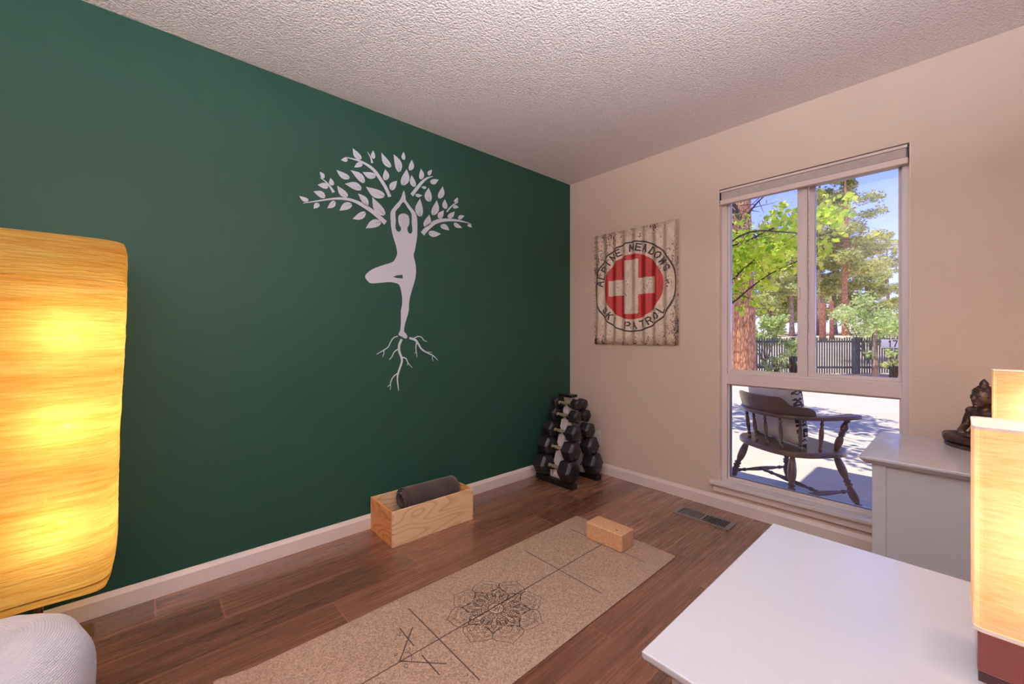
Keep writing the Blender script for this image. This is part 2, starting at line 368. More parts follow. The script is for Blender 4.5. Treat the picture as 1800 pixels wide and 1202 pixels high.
# baseboards: profile with a sloped top
def baseboard(name, a, b, nrm, mat='white_trim', h=0.083, t=0.014):
    a = Vector(a); b = Vector(b); n = Vector(nrm); prof = [(0, 0), (t, 0), (t, h - 0.02), (t * 0.55, h - 0.008), (t * 0.3, h), (0, h)]
    vs = [tuple(p + n * u + Vector((0, 0, w))) for p in (a, b) for u, w in prof]; k = len(prof)
    fs = [(i, (i + 1) % k, k + (i + 1) % k, k + i) for i in range(k)] + [tuple(range(k)), tuple(reversed(range(k, 2 * k)))]
    return struct(name, MB().add(vs, fs), mat, weld=False)
baseboard('baseboard_left', (0, YB, 0), (0, 0, 0), (1, 0, 0))
baseboard('baseboard_front', (0.014, 0, 0), (XR, 0, 0), (0, -1, 0), 'white_trim')
baseboard('baseboard_right', (XR, -0.014, 0), (XR, YB, 0), (-1, 0, 0))

# ---- the window: frame, sliding sashes over a fixed pane, sill
win = empty('window_1', ((X0 + X1) / 2, 0.05, Z0)); win['kind'] = 'structure'
wx, wy, wz = win.location
def wbox(mb, x0, x1, y0, y1, z0, z1): return mb.box(x0 - wx, x1 - wx, y0 - wy, y1 - wy, z0 - wz, z1 - wz)
fr = MB(); A, B = 0.045, 0.135
wbox(fr, X0, X0 + 0.034, A, B, Z0 + 0.02, Z1); wbox(fr, X1 - 0.034, X1, A, B, Z0 + 0.02, Z1)
wbox(fr, X0 + 0.034, X1 - 0.034, A, B, Z1 - 0.03, Z1); wbox(fr, X0 + 0.034, X1 - 0.034, A, B, Z0 + 0.0, Z0 + 0.032)
fr.build('window_frame', 'white_vinyl', win, bevel=0.002)
rl = MB(); wbox(rl, X0 + 0.034, X1 - 0.034, A - 0.004, B, 0.806, 0.872); wbox(rl, X0 + 0.034, X1 - 0.034, A + 0.01, B, 0.872, 0.884)
rl.build('transom_rail', 'white_vinyl', win, bevel=0.002)
s1 = MB()   # left sash (inner track)
wbox(s1, 1.284, 1.300, 0.055, 0.085, 0.884, Z1 - 0.03); wbox(s1, 1.668, 1.716, 0.052, 0.085, 0.884, Z1 - 0.03)
wbox(s1, 1.300, 1.668, 0.055, 0.085, 0.884, 0.900); wbox(s1, 1.300, 1.668, 0.055, 0.085, 1.985, Z1 - 0.03)
o = s1.build('sash', 'white_vinyl', win, bevel=0.002)
g1 = MB(); wbox(g1, 1.300, 1.668, 0.068, 0.073, 0.900, 1.985); g1.build('glass_pane', 'glass', o)
lt = MB(); wbox(lt, 1.672, 1.684, 0.038, 0.052, 1.33, 1.40); lt.build('latch', 'white_vinyl', o, bevel=0.004)
s2 = MB()   # right sash (outer track)
wbox(s2, 1.716, 1.745, 0.09, 0.125, 0.884, Z1 - 0.03); wbox(s2, 2.096, 2.112, 0.09, 0.125, 0.884, Z1 - 0.03)
wbox(s2, 1.745, 2.096, 0.09, 0.125, 0.884, 0.902); wbox(s2, 1.745, 2.096, 0.09, 0.125, 1.985, Z1 - 0.03)
o = s2.build('sash', 'white_vinyl', win, bevel=0.002)
g2 = MB(); wbox(g2, 1.745, 2.096, 0.104, 0.109, 0.902, 1.985); g2.build('glass_pane', 'glass', o)
s3 = MB()   # bead of the fixed lower pane
wbox(s3, 1.284, 1.294, 0.06, 0.10, 0.187, 0.806); wbox(s3, 2.102, 2.112, 0.06, 0.10, 0.187, 0.806)
wbox(s3, 1.294, 2.102, 0.06, 0.10, 0.187, 0.199); wbox(s3, 1.294, 2.102, 0.06, 0.10, 0.796, 0.806)
o = s3.build('glazing_bead', 'white_vinyl', win, bevel=0.0015)
g3 = MB(); wbox(g3, 1.294, 2.102, 0.078, 0.083, 0.199, 0.796); g3.build('glass_pane', 'glass', win)
gk = MB(); wbox(gk, 1.294, 1.2965, 0.074, 0.0775, 0.199, 0.796); wbox(gk, 1.2965, 2.102, 0.074, 0.0775, 0.199, 0.2015)
gk.build('gasket', 'gasket', win)
sl = MB(); wbox(sl, X0 - 0.045, X1 + 0.045, -0.038, -0.0005, Z0 - 0.002, Z0 + 0.022); wbox(sl, X0 + 0.001, X1 - 0.001, -0.001, 0.046, Z0 + 0.001, Z0 + 0.022)
sl.build('window_sill', 'sill', win, bevel=0.004)
ap = MB(); wbox(ap, X0 - 0.03, X1 + 0.03, -0.016, -0.0005, Z0 - 0.047, Z0 - 0.002); ap.build('sill_apron', 'white_trim', win, bevel=0.003)
lin = MB(); wbox(lin, X0, X0 + 0.003, 0.001, 0.045, Z0 + 0.022, Z1); wbox(lin, X1 - 0.003, X1, 0.001, 0.045, Z0 + 0.022, Z1)
lin.build('window_reveal', 'white_trim', win)

# ---- roller blind tucked at the top of the window
bl = empty('roller_blind', ((X0 + X1) / 2, 0.02, 1.966), 0, 'white roller blind rolled up at the top of the window', 'blind')
def bbox(mb, x0, x1, y0, y1, z0, z1): return mb.box(x0 - bl.location.x, x1 - bl.location.x, y0 - 0.02, y1 - 0.02, z0 - 1.966, z1 - 1.966)
bbox(MB(), X0 + 0.006, X1 - 0.010, 0.000, 0.04, 2.046, 2.060).build('head_rail', 'blind_rail', bl, bevel=0.002)
bbox(MB(), X0 + 0.010, X1 - 0.014, 0.006, 0.038, 1.998, 2.046).build('blind_fabric', 'blind_cloth', bl, bevel=0.004)
bbox(MB(), X0 + 0.006, X1 - 0.008, 0.000, 0.036, 1.967, 1.998).build('bottom_rail', 'blind_rail', bl, bevel=0.004)
bbox(MB(), X0 + 0.0035, X0 + 0.006, 0.003, 0.04, 1.972, 2.06).build('end_cap', 'gasket', bl)
bbox(MB(), X1 - 0.008, X1 - 0.0035, 0.003, 0.04, 2.0, 2.06).build('end_cap', 'gasket', bl)

# ================================================================== THINGS INDOORS
# ---- two unseen fill lamps added to brighten the room: one by the back wall, one beside the near nightstand
def add_fill_lamp(x, y, energy, label):
    up = empty('added_fill_lamp', (x, y, 0), 0, label, 'floor lamp')
    MB().lathe([(0.10, 0), (0.10, 0.015), (0.03, 0.03), (0.014, 0.05)], 32).build('base', 'knob', up)
    MB().lathe([(0.012, 0.045), (0.012, 1.70)], 16).build('pole', 'knob', up)
    MB().lathe([(0.02, 1.68), (0.05, 1.695), (0.10, 1.73), (0.118, 1.77), (0.115, 1.77), (0.097, 1.735), (0.047, 1.702), (0.02, 1.692)], 40, cap=False).build('bowl', 'knob', up)
    ad = bpy.data.lights.new('fill_light', 'AREA'); ad.shape = 'DISK'; ad.size = 0.19; ad.energy = energy; ad.color = (0.92, 0.98, 1.10)
    ao = bpy.data.objects.new('fill_light', ad); COL.objects.link(ao); ao.parent = up; ao.location = (0, 0, 1.762); ao.rotation_euler = (PI, 0, 0)
add_fill_lamp(2.05, -3.50, 46, 'unseen metal fill lamp added by the back wall to brighten the room')
add_fill_lamp(2.49, -2.42, 90, 'unseen metal fill lamp added beside the near nightstand to brighten the room')

# ---- wall decal: yoga figure as a tree
def c1(x, y): return P(500 + x / 5.0, 240 + y / 5.0, 'x', 0.0)
def c2(x, y): return P(600 + x / 4.625, 440 + y / 4.625, 'x', 0.0)
O = P(709, 480, 'x', 0.0); dec = empty('wall_decal', (0.0, O.y, O.z), 0, 'pale wall sticker of a yoga tree pose figure with leaves and roots on green wall', 'wall decal')
DT = 0.0012
def loc2(p): return (p.y - O.y, p.z - O.z)
def flat(poly2, tris, name, mat='decal', th=DT):
    n = len(poly2); vs = [(th, a, b) for a, b in poly2] + [(0.0003, a, b) for a, b in poly2]
    return MB().add(vs, [tuple(t) for t in tris] + [tuple(i + n for i in reversed(t)) for t in tris])
def catmull(pts, sub=6):
    out = []; n = len(pts)
    for i in range(n - 1):
        p0 = pts[max(i - 1, 0)]; p1 = pts[i]; p2 = pts[i + 1]; p3 = pts[min(i + 2, n - 1)]
        for k in range(sub):
            t = k / sub; out.append(tuple(0.5 * ((2 * b) + (-a + c) * t + (2 * a - 5 * b + 4 * c - d) * t * t + (-a + 3 * b - 3 * c + d) * t ** 3) for a, b, c, d in zip(p0, p1, p2, p3)))
    out.append(tuple(pts[-1])); return out
def closed(pts, sub=4):
    n = len(pts); out = []
    for i in range(n):
        p0, p1, p2, p3 = pts[i - 1], pts[i], pts[(i + 1) % n], pts[(i + 2) % n]
        for k in range(sub):
            t = k / sub; out.append(tuple(0.5 * ((2 * b) + (-a + c) * t + (2 * a - 5 * b + 4 * c - d) * t * t + (-a + 3 * b - 3 * c + d) * t ** 3) for a, b, c, d in zip(p0, p1, p2, p3)))
    return out
def ribbon(mb, pts, x=DT):
    """pts: (a, b, width) in the wall plane"""
    pts = catmull(pts, 5); n = len(pts); vs = []
    for i, (a, b, w) in enumerate(pts):
        a0, b0, _ = pts[max(i - 1, 0)]; a1, b1, _ = pts[min(i + 1, n - 1)]
        d = math.hypot(a1 - a0, b1 - b0) or 1; nx, ny = -(b1 - b0) / d, (a1 - a0) / d
        vs += [(x, a + nx * w / 2, b + ny * w / 2), (x, a - nx * w / 2, b - ny * w / 2)]
    mb.add(vs, [(2 * i, 2 * i + 1, 2 * i + 3, 2 * i + 2) for i in range(n - 1)]); return mb
KW1 = 3.05 / 721 / 5; KW2 = 3.05 / 721 / 4.625
fig = [(1048, 475, 1), (1062, 520, 1), (1068, 560, 1), (1110, 620, 1), (1150, 670, 1), (1165, 720, 1), (1167, 800, 1), (1166, 870, 1), (1158, 930, 1), (1145, 1000, 1), (1135, 1045, 1),
       (600, 100, 2), (607, 160, 2), (600, 230, 2), (580, 300, 2), (560, 370, 2), (550, 430, 2), (548, 480, 2), (540, 520, 2), (525, 570, 2), (512, 620, 2), (510, 660, 2), (525, 675, 2), (536, 700, 2), (530, 715, 2), (515, 715, 2),
       (490, 700, 2), (465, 685, 2), (478, 650, 2), (483, 600, 2), (484, 540, 2), (484, 490, 2), (492, 450, 2), (495, 400, 2), (488, 340, 2), (475, 290, 2), (455, 270, 2), (400, 258, 2), (330, 262, 2), (245, 268, 2), (215, 250, 2),
       (197, 225, 2), (195, 205, 2), (215, 180, 2), (260, 150, 2), (340, 120, 2), (415, 95, 2), (440, 65, 2), (452, 35, 2),
       (990, 1015, 1), (980, 960, 1), (955, 880, 1), (938, 800, 1), (932, 720, 1), (935, 660, 1), (970, 610, 1), (1010, 565, 1), (1030, 525, 1)]
hole = [(1045, 573), (1085, 630), (1117, 680), (1118, 760), (1125, 830), (1103, 855), (1082, 830), (1080, 800), (1095, 775), (1097, 730), (1088, 695), (1060, 678), (1030, 678), (1003, 695), (1000, 740), (1008, 775), (1025, 805), (1018, 832), (995, 835), (975, 805), (978, 740), (975, 660), (1010, 620)]
hole2 = [(420, 215), (450, 203), (497, 198), (499, 228), (450, 225)]
F = [loc2(c1(x, y) if q == 1 else c2(x, y)) for x, y, q in fig]; Hh = [loc2(c1(*p)) for p in hole]; H2 = [loc2(c2(*p)) for p in hole2]
F = closed(F, 3); Hh = closed(Hh, 2)
tri = geometry.tessellate_polygon([[Vector((a, b, 0)) for a, b in pl] for pl in (F, Hh, H2)])
flat(F + Hh + H2, tri, 'figure').build('figure', 'decal', dec)
leaves = [(600,102,672,200,52),(497,206,555,207,38),(780,122,785,195,36),(612,272,685,240,45),(852,140,932,270,52),(958,155,1012,310,62),(1048,133,1050,205,33),(1117,203,1105,298,46),
 (456,292,570,368,52),(580,296,702,404,58),(686,312,802,350,58),(884,287,888,384,56),(990,388,935,468,58),(1073,285,1040,428,72),(1117,337,1145,442,48),(1198,282,1200,376,44),(1298,290,1265,340,34),
 (1355,378,1282,402,48),(1202,440,1248,450,24),(1213,518,1150,512,30),(1268,448,1272,572,64),(1390,437,1360,544,52),(1192,543,1193,702,68),(1338,560,1305,690,62),(1410,550,1417,636,44),(1522,533,1495,580,32),
 (1532,624,1480,618,32),(310,310,345,368,36),(405,363,425,430,42),(290,425,384,445,50),(463,430,553,530,56),(528,415,676,462,64),(715,440,878,525,76),(645,500,730,608,56),(771,530,878,690,74),(254,482,356,534,54),
 (130,522,210,564,38),(256,635,304,590,46),(375,630,445,570,52),(482,652,590,595,66),(596,724,712,668,60),(712,808,845,750,72),(1400,648,1360,722,50),(1495,657,1437,712,44),(1582,697,1527,722,36),(1273,685,1235,792,60),
 (1647,797,1610,775,26),(1562,802,1490,762,36),(1450,825,1373,780,46),(1376,855,1267,845,54)]
for k, (tx, ty, bx_, by_, w) in enumerate(leaves):
    T = Vector((tx, ty)); Bp = Vector((bx_, by_)); d = T - Bp; L = d.length; d /= L; n = Vector((-d.y, d.x)); w = w / 2
    bend = 0.07 * L * (1 if k % 2 else -1)
    prof = [(0.0, 0.25), (0.08, 0.62), (0.22, 0.93), (0.4, 1.0), (0.6, 0.82), (0.8, 0.42), (0.92, 0.15)]
    pt = lambda t, s: Bp + d * (t * L) + n * (s * w + bend * math.sin(PI * t))
    rt = [pt(t, s) for t, s in prof]; lf = [pt(t, -s) for t, s in prof]
    ring = [pt(0, 0.10)] + rt + [T] + lf[::-1] + [pt(0, -0.04), pt(0.36, 0.02), pt(0.36, 0.07)]
    pl = [loc2(c1(p.x, p.y)) for p in ring]
    tr_ = geometry.tessellate_polygon([[Vector((a, b, 0)) for a, b in pl]])
    flat(pl, tr_, 'leaf').build('leaf', 'decal', dec)
def tr1(pts): return [(*loc2(c1(x, y)), w * KW1) for x, y, w in pts]
def tr2(pts): return [(*loc2(c2(x, y)), w * KW2) for x, y, w in pts]
for br in ([(888,760,34),(800,680,32),(700,610,28),(600,562,20),(500,545,16),(400,550,11),(280,568,8),(165,585,3)],
           [(925,530,26),(890,450,26),(840,370,26),(790,300,24),(720,245,18),(640,208,12),(535,182,4)],
           [(770,233,16),(760,190,10),(730,135,4)], [(432,490,20),(400,440,13),(360,395,8),(312,360,3)],
           [(1118,515,26),(1160,460,24),(1210,400,20),(1255,365,13),(1305,350,3)], [(1425,663,10),(1455,625,12),(1490,595,9),(1530,576,3)],
           [(1212,855,34),(1260,800,34),(1330,750,30),(1420,733,24),(1520,738,16),(1600,755,8),(1645,772,3)]):
    ribbon(MB(), tr1(br)).build('branch', 'decal', dec)
for grp in ([[(460,697,7),(425,710,7),(400,745,7),(380,785,7),(345,810,6),(285,845,4)], [(345,812,6),(345,840,5),(335,865,3)]],
            [[(490,722,16),(470,770,17),(470,820,16),(488,870,15),(490,910,14),(465,985,13),(455,1040,10),(460,1100,8),(465,1140,4)], [(465,800,8),(430,825,7),(410,865,6),(388,888,4)],
             [(492,868,10),(525,880,8),(542,915,7),(578,955,3)], [(540,915,4),(535,935,3)], [(462,995,9),(420,1030,7),(400,1075,7),(398,1090,6),(375,1108,3)], [(398,1092,5),(400,1110,4),(396,1132,3)]],
            [[(552,712,14),(600,728,16),(625,760,14),(650,800,12),(690,828,10),(745,855,8),(785,895,3)], [(590,715,8),(620,700,7),(650,705,7),(670,730,6),(697,742,3)],
             [(612,745,10),(605,790,7),(610,830,6),(614,870,4)], [(605,825,4),(595,838,3)], [(690,828,6),(735,826,3)], [(742,858,6),(738,875,5),(747,900,3)]]):
    mb = MB()
    for q, st in enumerate(grp): ribbon(mb, tr2(st), DT - 0.00004 * q)
    mb.build('root', 'decal', dec)

# ---- corrugated ski patrol sign
SX0, SX1, SZ0, SZ1 = 0.265, 0.991, 1.05, 1.937; SC = ((SX0 + SX1) / 2, -0.012, SZ0)
PIT = (SX1 - SX0) / 8.6; AMP = 0.0115
sign = empty('metal_sign', SC, 0, 'rusty corrugated ski patrol sign with red circle and white cross by the window', 'sign')
def wave(x): return -0.008 - AMP * math.cos((x - SX0 - PIT * 0.62) * 2 * PI / PIT)     # absolute offset in y
def q(px, py): return P(px, py, 'y', -0.02)
rl_, rr_ = q(1045, 499).x, q(1187.6, 495).x; zt_, zb_ = q(1119, 421.5).z, q(1110, 583.7).z
RC = ((rl_ + rr_) / 2, (zt_ + zb_) / 2); RO = ((rr_ - rl_) + (zt_ - zb_)) / 4
dl, dr, dt, dbm = q(1062.2, 495).x, q(1163.5, 495).x, q(1111.5, 445.3).z, q(1109.5, 561.7).z
RD = ((dr - dl) + (dt - dbm)) / 4; DCX, DCZ = (dl + dr) / 2, (dt + dbm) / 2
def mat_sign():
    t = NT('rusted_painted_metal'); tc = t.coord(); sp = t.n('ShaderNodeSeparateXYZ'); t.l(tc, sp.inputs[0])
    X, Z = sp.outputs[0], sp.outputs[2]
    dx = t.math('SUBTRACT', X, DCX - SC[0]); dz = t.math('SUBTRACT', Z, DCZ - SC[2])
    r = t.math('SQRT', t.math('ADD', t.math('MULTIPLY', dx, dx), t.math('MULTIPLY', dz, dz)))
    disc = t.math('LESS_THAN', r, RD)
    ax = t.math('ABSOLUTE', t.math('SUBTRACT', dx, -0.006)); az = t.math('ABSOLUTE', dz)
    cr = t.math('MAXIMUM', t.math('MULTIPLY', t.math('LESS_THAN', ax, RD * 0.245), t.math('LESS_THAN', az, RD * 0.83)), t.math('MULTIPLY', t.math('LESS_THAN', ax, RD * 0.80), t.math('LESS_THAN', az, RD * 0.245)))
    red = t.math('MULTIPLY', disc, t.math('SUBTRACT', 1.0, cr))
    ex = t.math('SUBTRACT', X, RC[0] - SC[0]); ez = t.math('SUBTRACT', Z, RC[1] - SC[2])
    r2 = t.math('SQRT', t.math('ADD', t.math('MULTIPLY', ex, ex), t.math('MULTIPLY', ez, ez)))
    ringm = t.math('LESS_THAN', t.math('ABSOLUTE', t.math('SUBTRACT', r2, RO - 0.006)), 0.0058)
    v2 = t.coord('Object', (1, 1, 0.6)); n1 = t.noise(v2, 26, 6, 0.7); n2 = t.noise(v2, 110, 4, 0.75); n3 = t.noise(v2, 3.5, 3)
    base = t.ramp(n1, [(0.3, srgb(190, 172, 152)), (0.6, srgb(224, 210, 194))])
    ph = t.math('SUBTRACT', 1.0, t.math('ABSOLUTE', t.math('SINE', t.math('MULTIPLY', t.math('ADD', X, SC[0] - SX0 - PIT * 0.62), PI / PIT))))
    grime = t.math('MULTIPLY', t.ramp(ph, [(0.35, (0, 0, 0)), (0.9, (1, 1, 1))]), t.math('ADD', 0.35, t.math('MULTIPLY', n1, 0.55)))
    grime = t.math('MULTIPLY', grime, 0.0)
    c = t.mix(red, base, srgb(178, 40, 42)); c = t.mix(ringm, c, srgb(52, 40, 38))
    edge = t.math('MAXIMUM', t.math('ABSOLUTE', t.math('MULTIPLY', X, 2.55)), t.math('ABSOLUTE', t.math('MULTIPLY', t.math('SUBTRACT', Z, 0.4435), 1.9)))
    thr = t.math('SUBTRACT', 0.66, t.math('MULTIPLY', t.ramp(edge, [(0.6, (0, 0, 0)), (1.0, (1, 1, 1))]), 0.075))
    rf = t.math('ADD', t.math('MULTIPLY', n2, 0.62), t.math('MULTIPLY', n3, 0.38))
    rust = t.math('GREATER_THAN', t.math('ADD', rf, t.math('MULTIPLY', t.math('SUBTRACT', n1, 0.5), 0.35)), t.math('SUBTRACT', thr, 0.078))
    c = t.mix(rust, c, t.ramp(n2, [(0.4, srgb(58, 32, 26)), (0.8, srgb(120, 72, 52))]))
    t.set(col=c, rough=0.5, spec=0.4); t.bump(n2, 0.1, 0.002); return t.m
nx, nz = 180, 12; vs = []; fs = []
for s_, off in ((0, 0), (1, 0.0022)):
    for j in range(nz + 1):
        for i in range(nx + 1):
            x = SX0 + (SX1 - SX0) * i / nx; z = SZ0 + (SZ1 - SZ0) * j / nz
            z += 0.004 * math.sin(i * 0.31) * ((j == nz) - (j == 0))
            vs.append((x - SC[0], wave(x) + off - SC[1] - 0.006, z - SC[2]))
N1 = (nx + 1) * (nz + 1)
for j in range(nz):
    for i in range(nx):
        a = j * (nx + 1) + i; fs.append((a, a + 1, a + nx + 2, a + nx + 1)); fs.append((N1 + a, N1 + a + nx + 1, N1 + a + nx + 2, N1 + a + 1))
for i in range(nx): fs.append((i, N1 + i, N1 + i + 1, i + 1)); a = nz * (nx + 1) + i; fs.append((a, a + 1, N1 + a + 1, N1 + a))
for j in range(nz): a = j * (nx + 1); fs.append((a, a + nx + 1, N1 + a + nx + 1, N1 + a)); a += nx; fs.append((a, N1 + a, N1 + a + nx + 1, a + nx + 1))
MB().add(vs, fs, True).build('panel', mat_sign(), sign)
GL = {'A': [[(0, 0), (.5, 1), (1, 0)], [(.2, .36), (.8, .36)]], 'L': [[(.1, 1), (.1, 0), (.85, 0)]], 'P': [[(.1, 0), (.1, 1), (.7, 1), (.92, .86), (.92, .64), (.7, .48), (.1, .48)]],
      'I': [[(.5, 0), (.5, 1)]], 'N': [[(.08, 0), (.08, 1), (.92, 0), (.92, 1)]], 'E': [[(.9, 1), (.1, 1), (.1, 0), (.9, 0)], [(.1, .52), (.75, .52)]],
      'M': [[(.0, 0), (.08, 1), (.5, .25), (.92, 1), (1, 0)]], 'D': [[(.1, 0), (.1, 1), (.6, 1), (.92, .75), (.92, .25), (.6, 0), (.1, 0)]],
      'O': [[(.5, 1), (.16, .85), (.04, .5), (.16, .15), (.5, 0), (.84, .15), (.96, .5), (.84, .85), (.5, 1)]], 'W': [[(0, 1), (.25, 0), (.5, .8), (.75, 0), (1, 1)]],
      'S': [[(.9, .85), (.65, 1), (.3, 1), (.1, .82), (.14, .6), (.5, .5), (.86, .4), (.92, .18), (.7, 0), (.35, 0), (.08, .16)]],
      'K': [[(.1, 0), (.1, 1)], [(.85, 1), (.1, .45)], [(.35, .62), (.9, 0)]], 'T': [[(.5, 0), (.5, 1)], [(.05, 1), (.95, 1)]],
      'R': [[(.1, 0), (.1, 1), (.7, 1), (.92, .86), (.92, .64), (.7, .5), (.1, .5)], [(.55, .5), (.92, 0)]]}
GL['1'] = [[(.3, .8), (.55, 1), (.55, 0)]]; GL['7'] = [[(.05, 1), (.95, 1), (.4, 0)]]
def stroke(mb, pts, w, fmap):
    """ribbon of width w along a 2D polyline, subdivided, mapped by fmap(a, b) -> 3D point"""
    pts = [Vector(p) for p in pts]; n = len(pts); rows = []
    for i in range(n - 1):
        d = (pts[i + 1] - pts[i]); L = d.length
        if L < 1e-9: continue
        d /= L; nn = Vector((-d.y, d.x)) * w / 2
        a0 = pts[i] - d * (w * 0.45); b0 = pts[i + 1] + d * (w * 0.45); k = max(1, int(L / 0.008))
        base = len(mb.v)
        for j in range(k + 1):
            c = a0.lerp(b0, j / k)
            for s_ in (-1, 0, 1): mb.v.append(tuple(fmap(*(c + nn * s_))))
        for j in range(k):
            for s_ in (0, 1):
                o_ = base + j * 3 + s_; mb.f.append((o_, o_ + 3, o_ + 4, o_ + 1)); mb.sm.append(True)
def sgn(a, b): return (a - SC[0], wave(a) - SC[1] - 0.0072, b - SC[2])
RT_ = (RD + RO) / 2; LH = (RO - RD) * 0.50
def arc_text(txt, a0, a1, top):
    n = len(txt); R0 = RT_ - LH / 2 if top else RT_ + LH / 2
    for k, ch in enumerate(txt):
        if ch == ' ': continue
        an = a0 + (a1 - a0) * k / (n - 1)
        c = Vector((DCX * .5 + RC[0] * .5 + R0 * math.cos(an), DCZ * .5 + RC[1] * .5 + R0 * math.sin(an)))
        up = Vector((math.cos(an), math.sin(an))) * (1 if top else -1); rt = Vector((up.y, -up.x)); wd = LH * (0.30 if ch == 'I' else 0.78)
        mb = MB()
        for st in GL[ch]:
            stroke(mb, [c + rt * ((x - .5) * wd) + up * (y * LH) for x, y in st], LH * 0.21, sgn)
        mb.build('letter', M['ink'], sign)
M['ink'] = plain('faded_black_paint', srgb(44, 34, 34), 0.6, 0.2, 40)
arc_text('ALPINE MEADOWS', math.radians(171), math.radians(22), True)
arc_text('SKI PATROL', math.radians(215), math.radians(322), False)

# ---- outlet behind the rack
ou = empty('wall_outlet', (0.29, 0, 0.28), 0, 'white electrical outlet plate on the beige wall behind the dumbbell rack', 'outlet')
MB().box(-0.036, 0.036, -0.006, -0.0005, -0.058, 0.058).build('cover_plate', 'plate_white', ou, bevel=0.003)
for zz in (-0.02, 0.02):
    MB().box(-0.016, 0.016, -0.009, -0.0062, zz - 0.014, zz + 0.014).build('socket', 'plate_white', ou, bevel=0.003)

# ---- dumbbell rack
RKX, RKY = 0.243, -0.315
rack = empty('dumbbell_rack', (RKX, RKY, 0), 0, 'white and black A frame dumbbell rack standing in the corner', 'rack')
TZ = [0.592, 0.503, 0.385, 0.262, 0.124]; 
def rowy(front, z):           # y of the handle rests, absolute
    t = (z - 0.12) / 0.48
    return (-0.455 + 0.122 * t) if front else (-0.165 - 0.100 * t)
for fy in (-0.462, -0.168):
    MB().box(-0.185, 0.19, fy - 0.028 - RKY, fy + 0.028 - RKY, 0.0, 0.042).build('foot', 'black_plastic', rack, bevel=0.008, bseg=3)
MB().box(-0.062, 0.062, -0.04, 0.04, 0.642, 0.662).build('top_cap', 'black_plastic', rack, bevel=0.004)
for front in (True, False):
    sg = -1 if front else 1
    yb = (rowy(front, 0.04) - RKY) - sg * 0.045; yt = (rowy(front, 0.64) - RKY) - sg * 0.035
    # scalloped slanted plate
    prof = []
    zs = [i / 60 for i in range(61)]
    half = []
    for u in zs:
        z = 0.04 + 0.602 * u; w = 0.070 - 0.024 * u
        for tz in TZ:
            dd = abs(z - (tz - 0.012)) / 0.028
            if dd < 1: w -= (0.026 - 0.008 * u) * math.cos(dd * PI / 2)
        half.append((w, z))
    vs = []; n = len(half)
    for w, z in half:
        y = yb + (yt - yb) * (z - 0.04) / 0.602
        vs += [(-w, y, z), (w, y, z), (-w, y - sg * 0.004, z), (w, y - sg * 0.004, z)]
    fs = []
    for i in range(n - 1):
        a = i * 4; b = a + 4
        fs += [(a, a + 1, b + 1, b), (a + 2, b + 2, b + 3, a + 3), (a, b, b + 2, a + 2), (a + 1, a + 3, b + 3, b + 1)]
    fs += [(0, 2, 3, 1), (4 * n - 4, 4 * n - 3, 4 * n - 1, 4 * n - 2)]
    MB().add(vs, fs).build('post', 'rack_white', rack)
    rb = MB(); rb.tube([(0, yb + sg * 0.008, 0.042), (0, yt + sg * 0.008, 0.64)], 0.012, 4, False); rb.build('post_rib', 'rack_white', rack)
    ft = MB()
    for sx in (-1, 1): ft.box(sx * 0.055 - 0.006, sx * 0.055 + 0.006, yb - 0.02, yb + 0.02, 0.042, 0.10)
    ft.box(-0.061, 0.061, yb - 0.02, yb + 0.02, 0.042, 0.047)
    ft.build('bracket', 'rack_white', rack)
    for tz in TZ:
        yy = rowy(front, tz) - RKY
        for sx in (-1, 1):
            sd_ = MB(); m = Matrix.Translation((sx * 0.040, yy, tz)) @ Matrix.Rotation(PI / 2, 4, 'Y')
            # cradle: half ring under the handle joined to the post
            pts = [(sx * 0.040, yy + 0.022 * math.cos(a), tz + 0.022 * math.sin(a)) for a in [PI + PI * k / 8 for k in range(9)]]
            sd_.tube(pts, 0.007, 6); sd_.box(sx * 0.040 - 0.006, sx * 0.040 + 0.006, min(yy + (-sg) * 0.012, yy - sg * 0.044), max(yy + (-sg) * 0.012, yy - sg * 0.044), tz - 0.030, tz - 0.016)
            sd_.build('saddle', 'black_plastic', rack)
# cross strut
st = MB()
st.box(-0.03, 0.03, -0.11, 0.11, 0.05, 0.056); st.build('cross_brace', 'rack_white', rack)

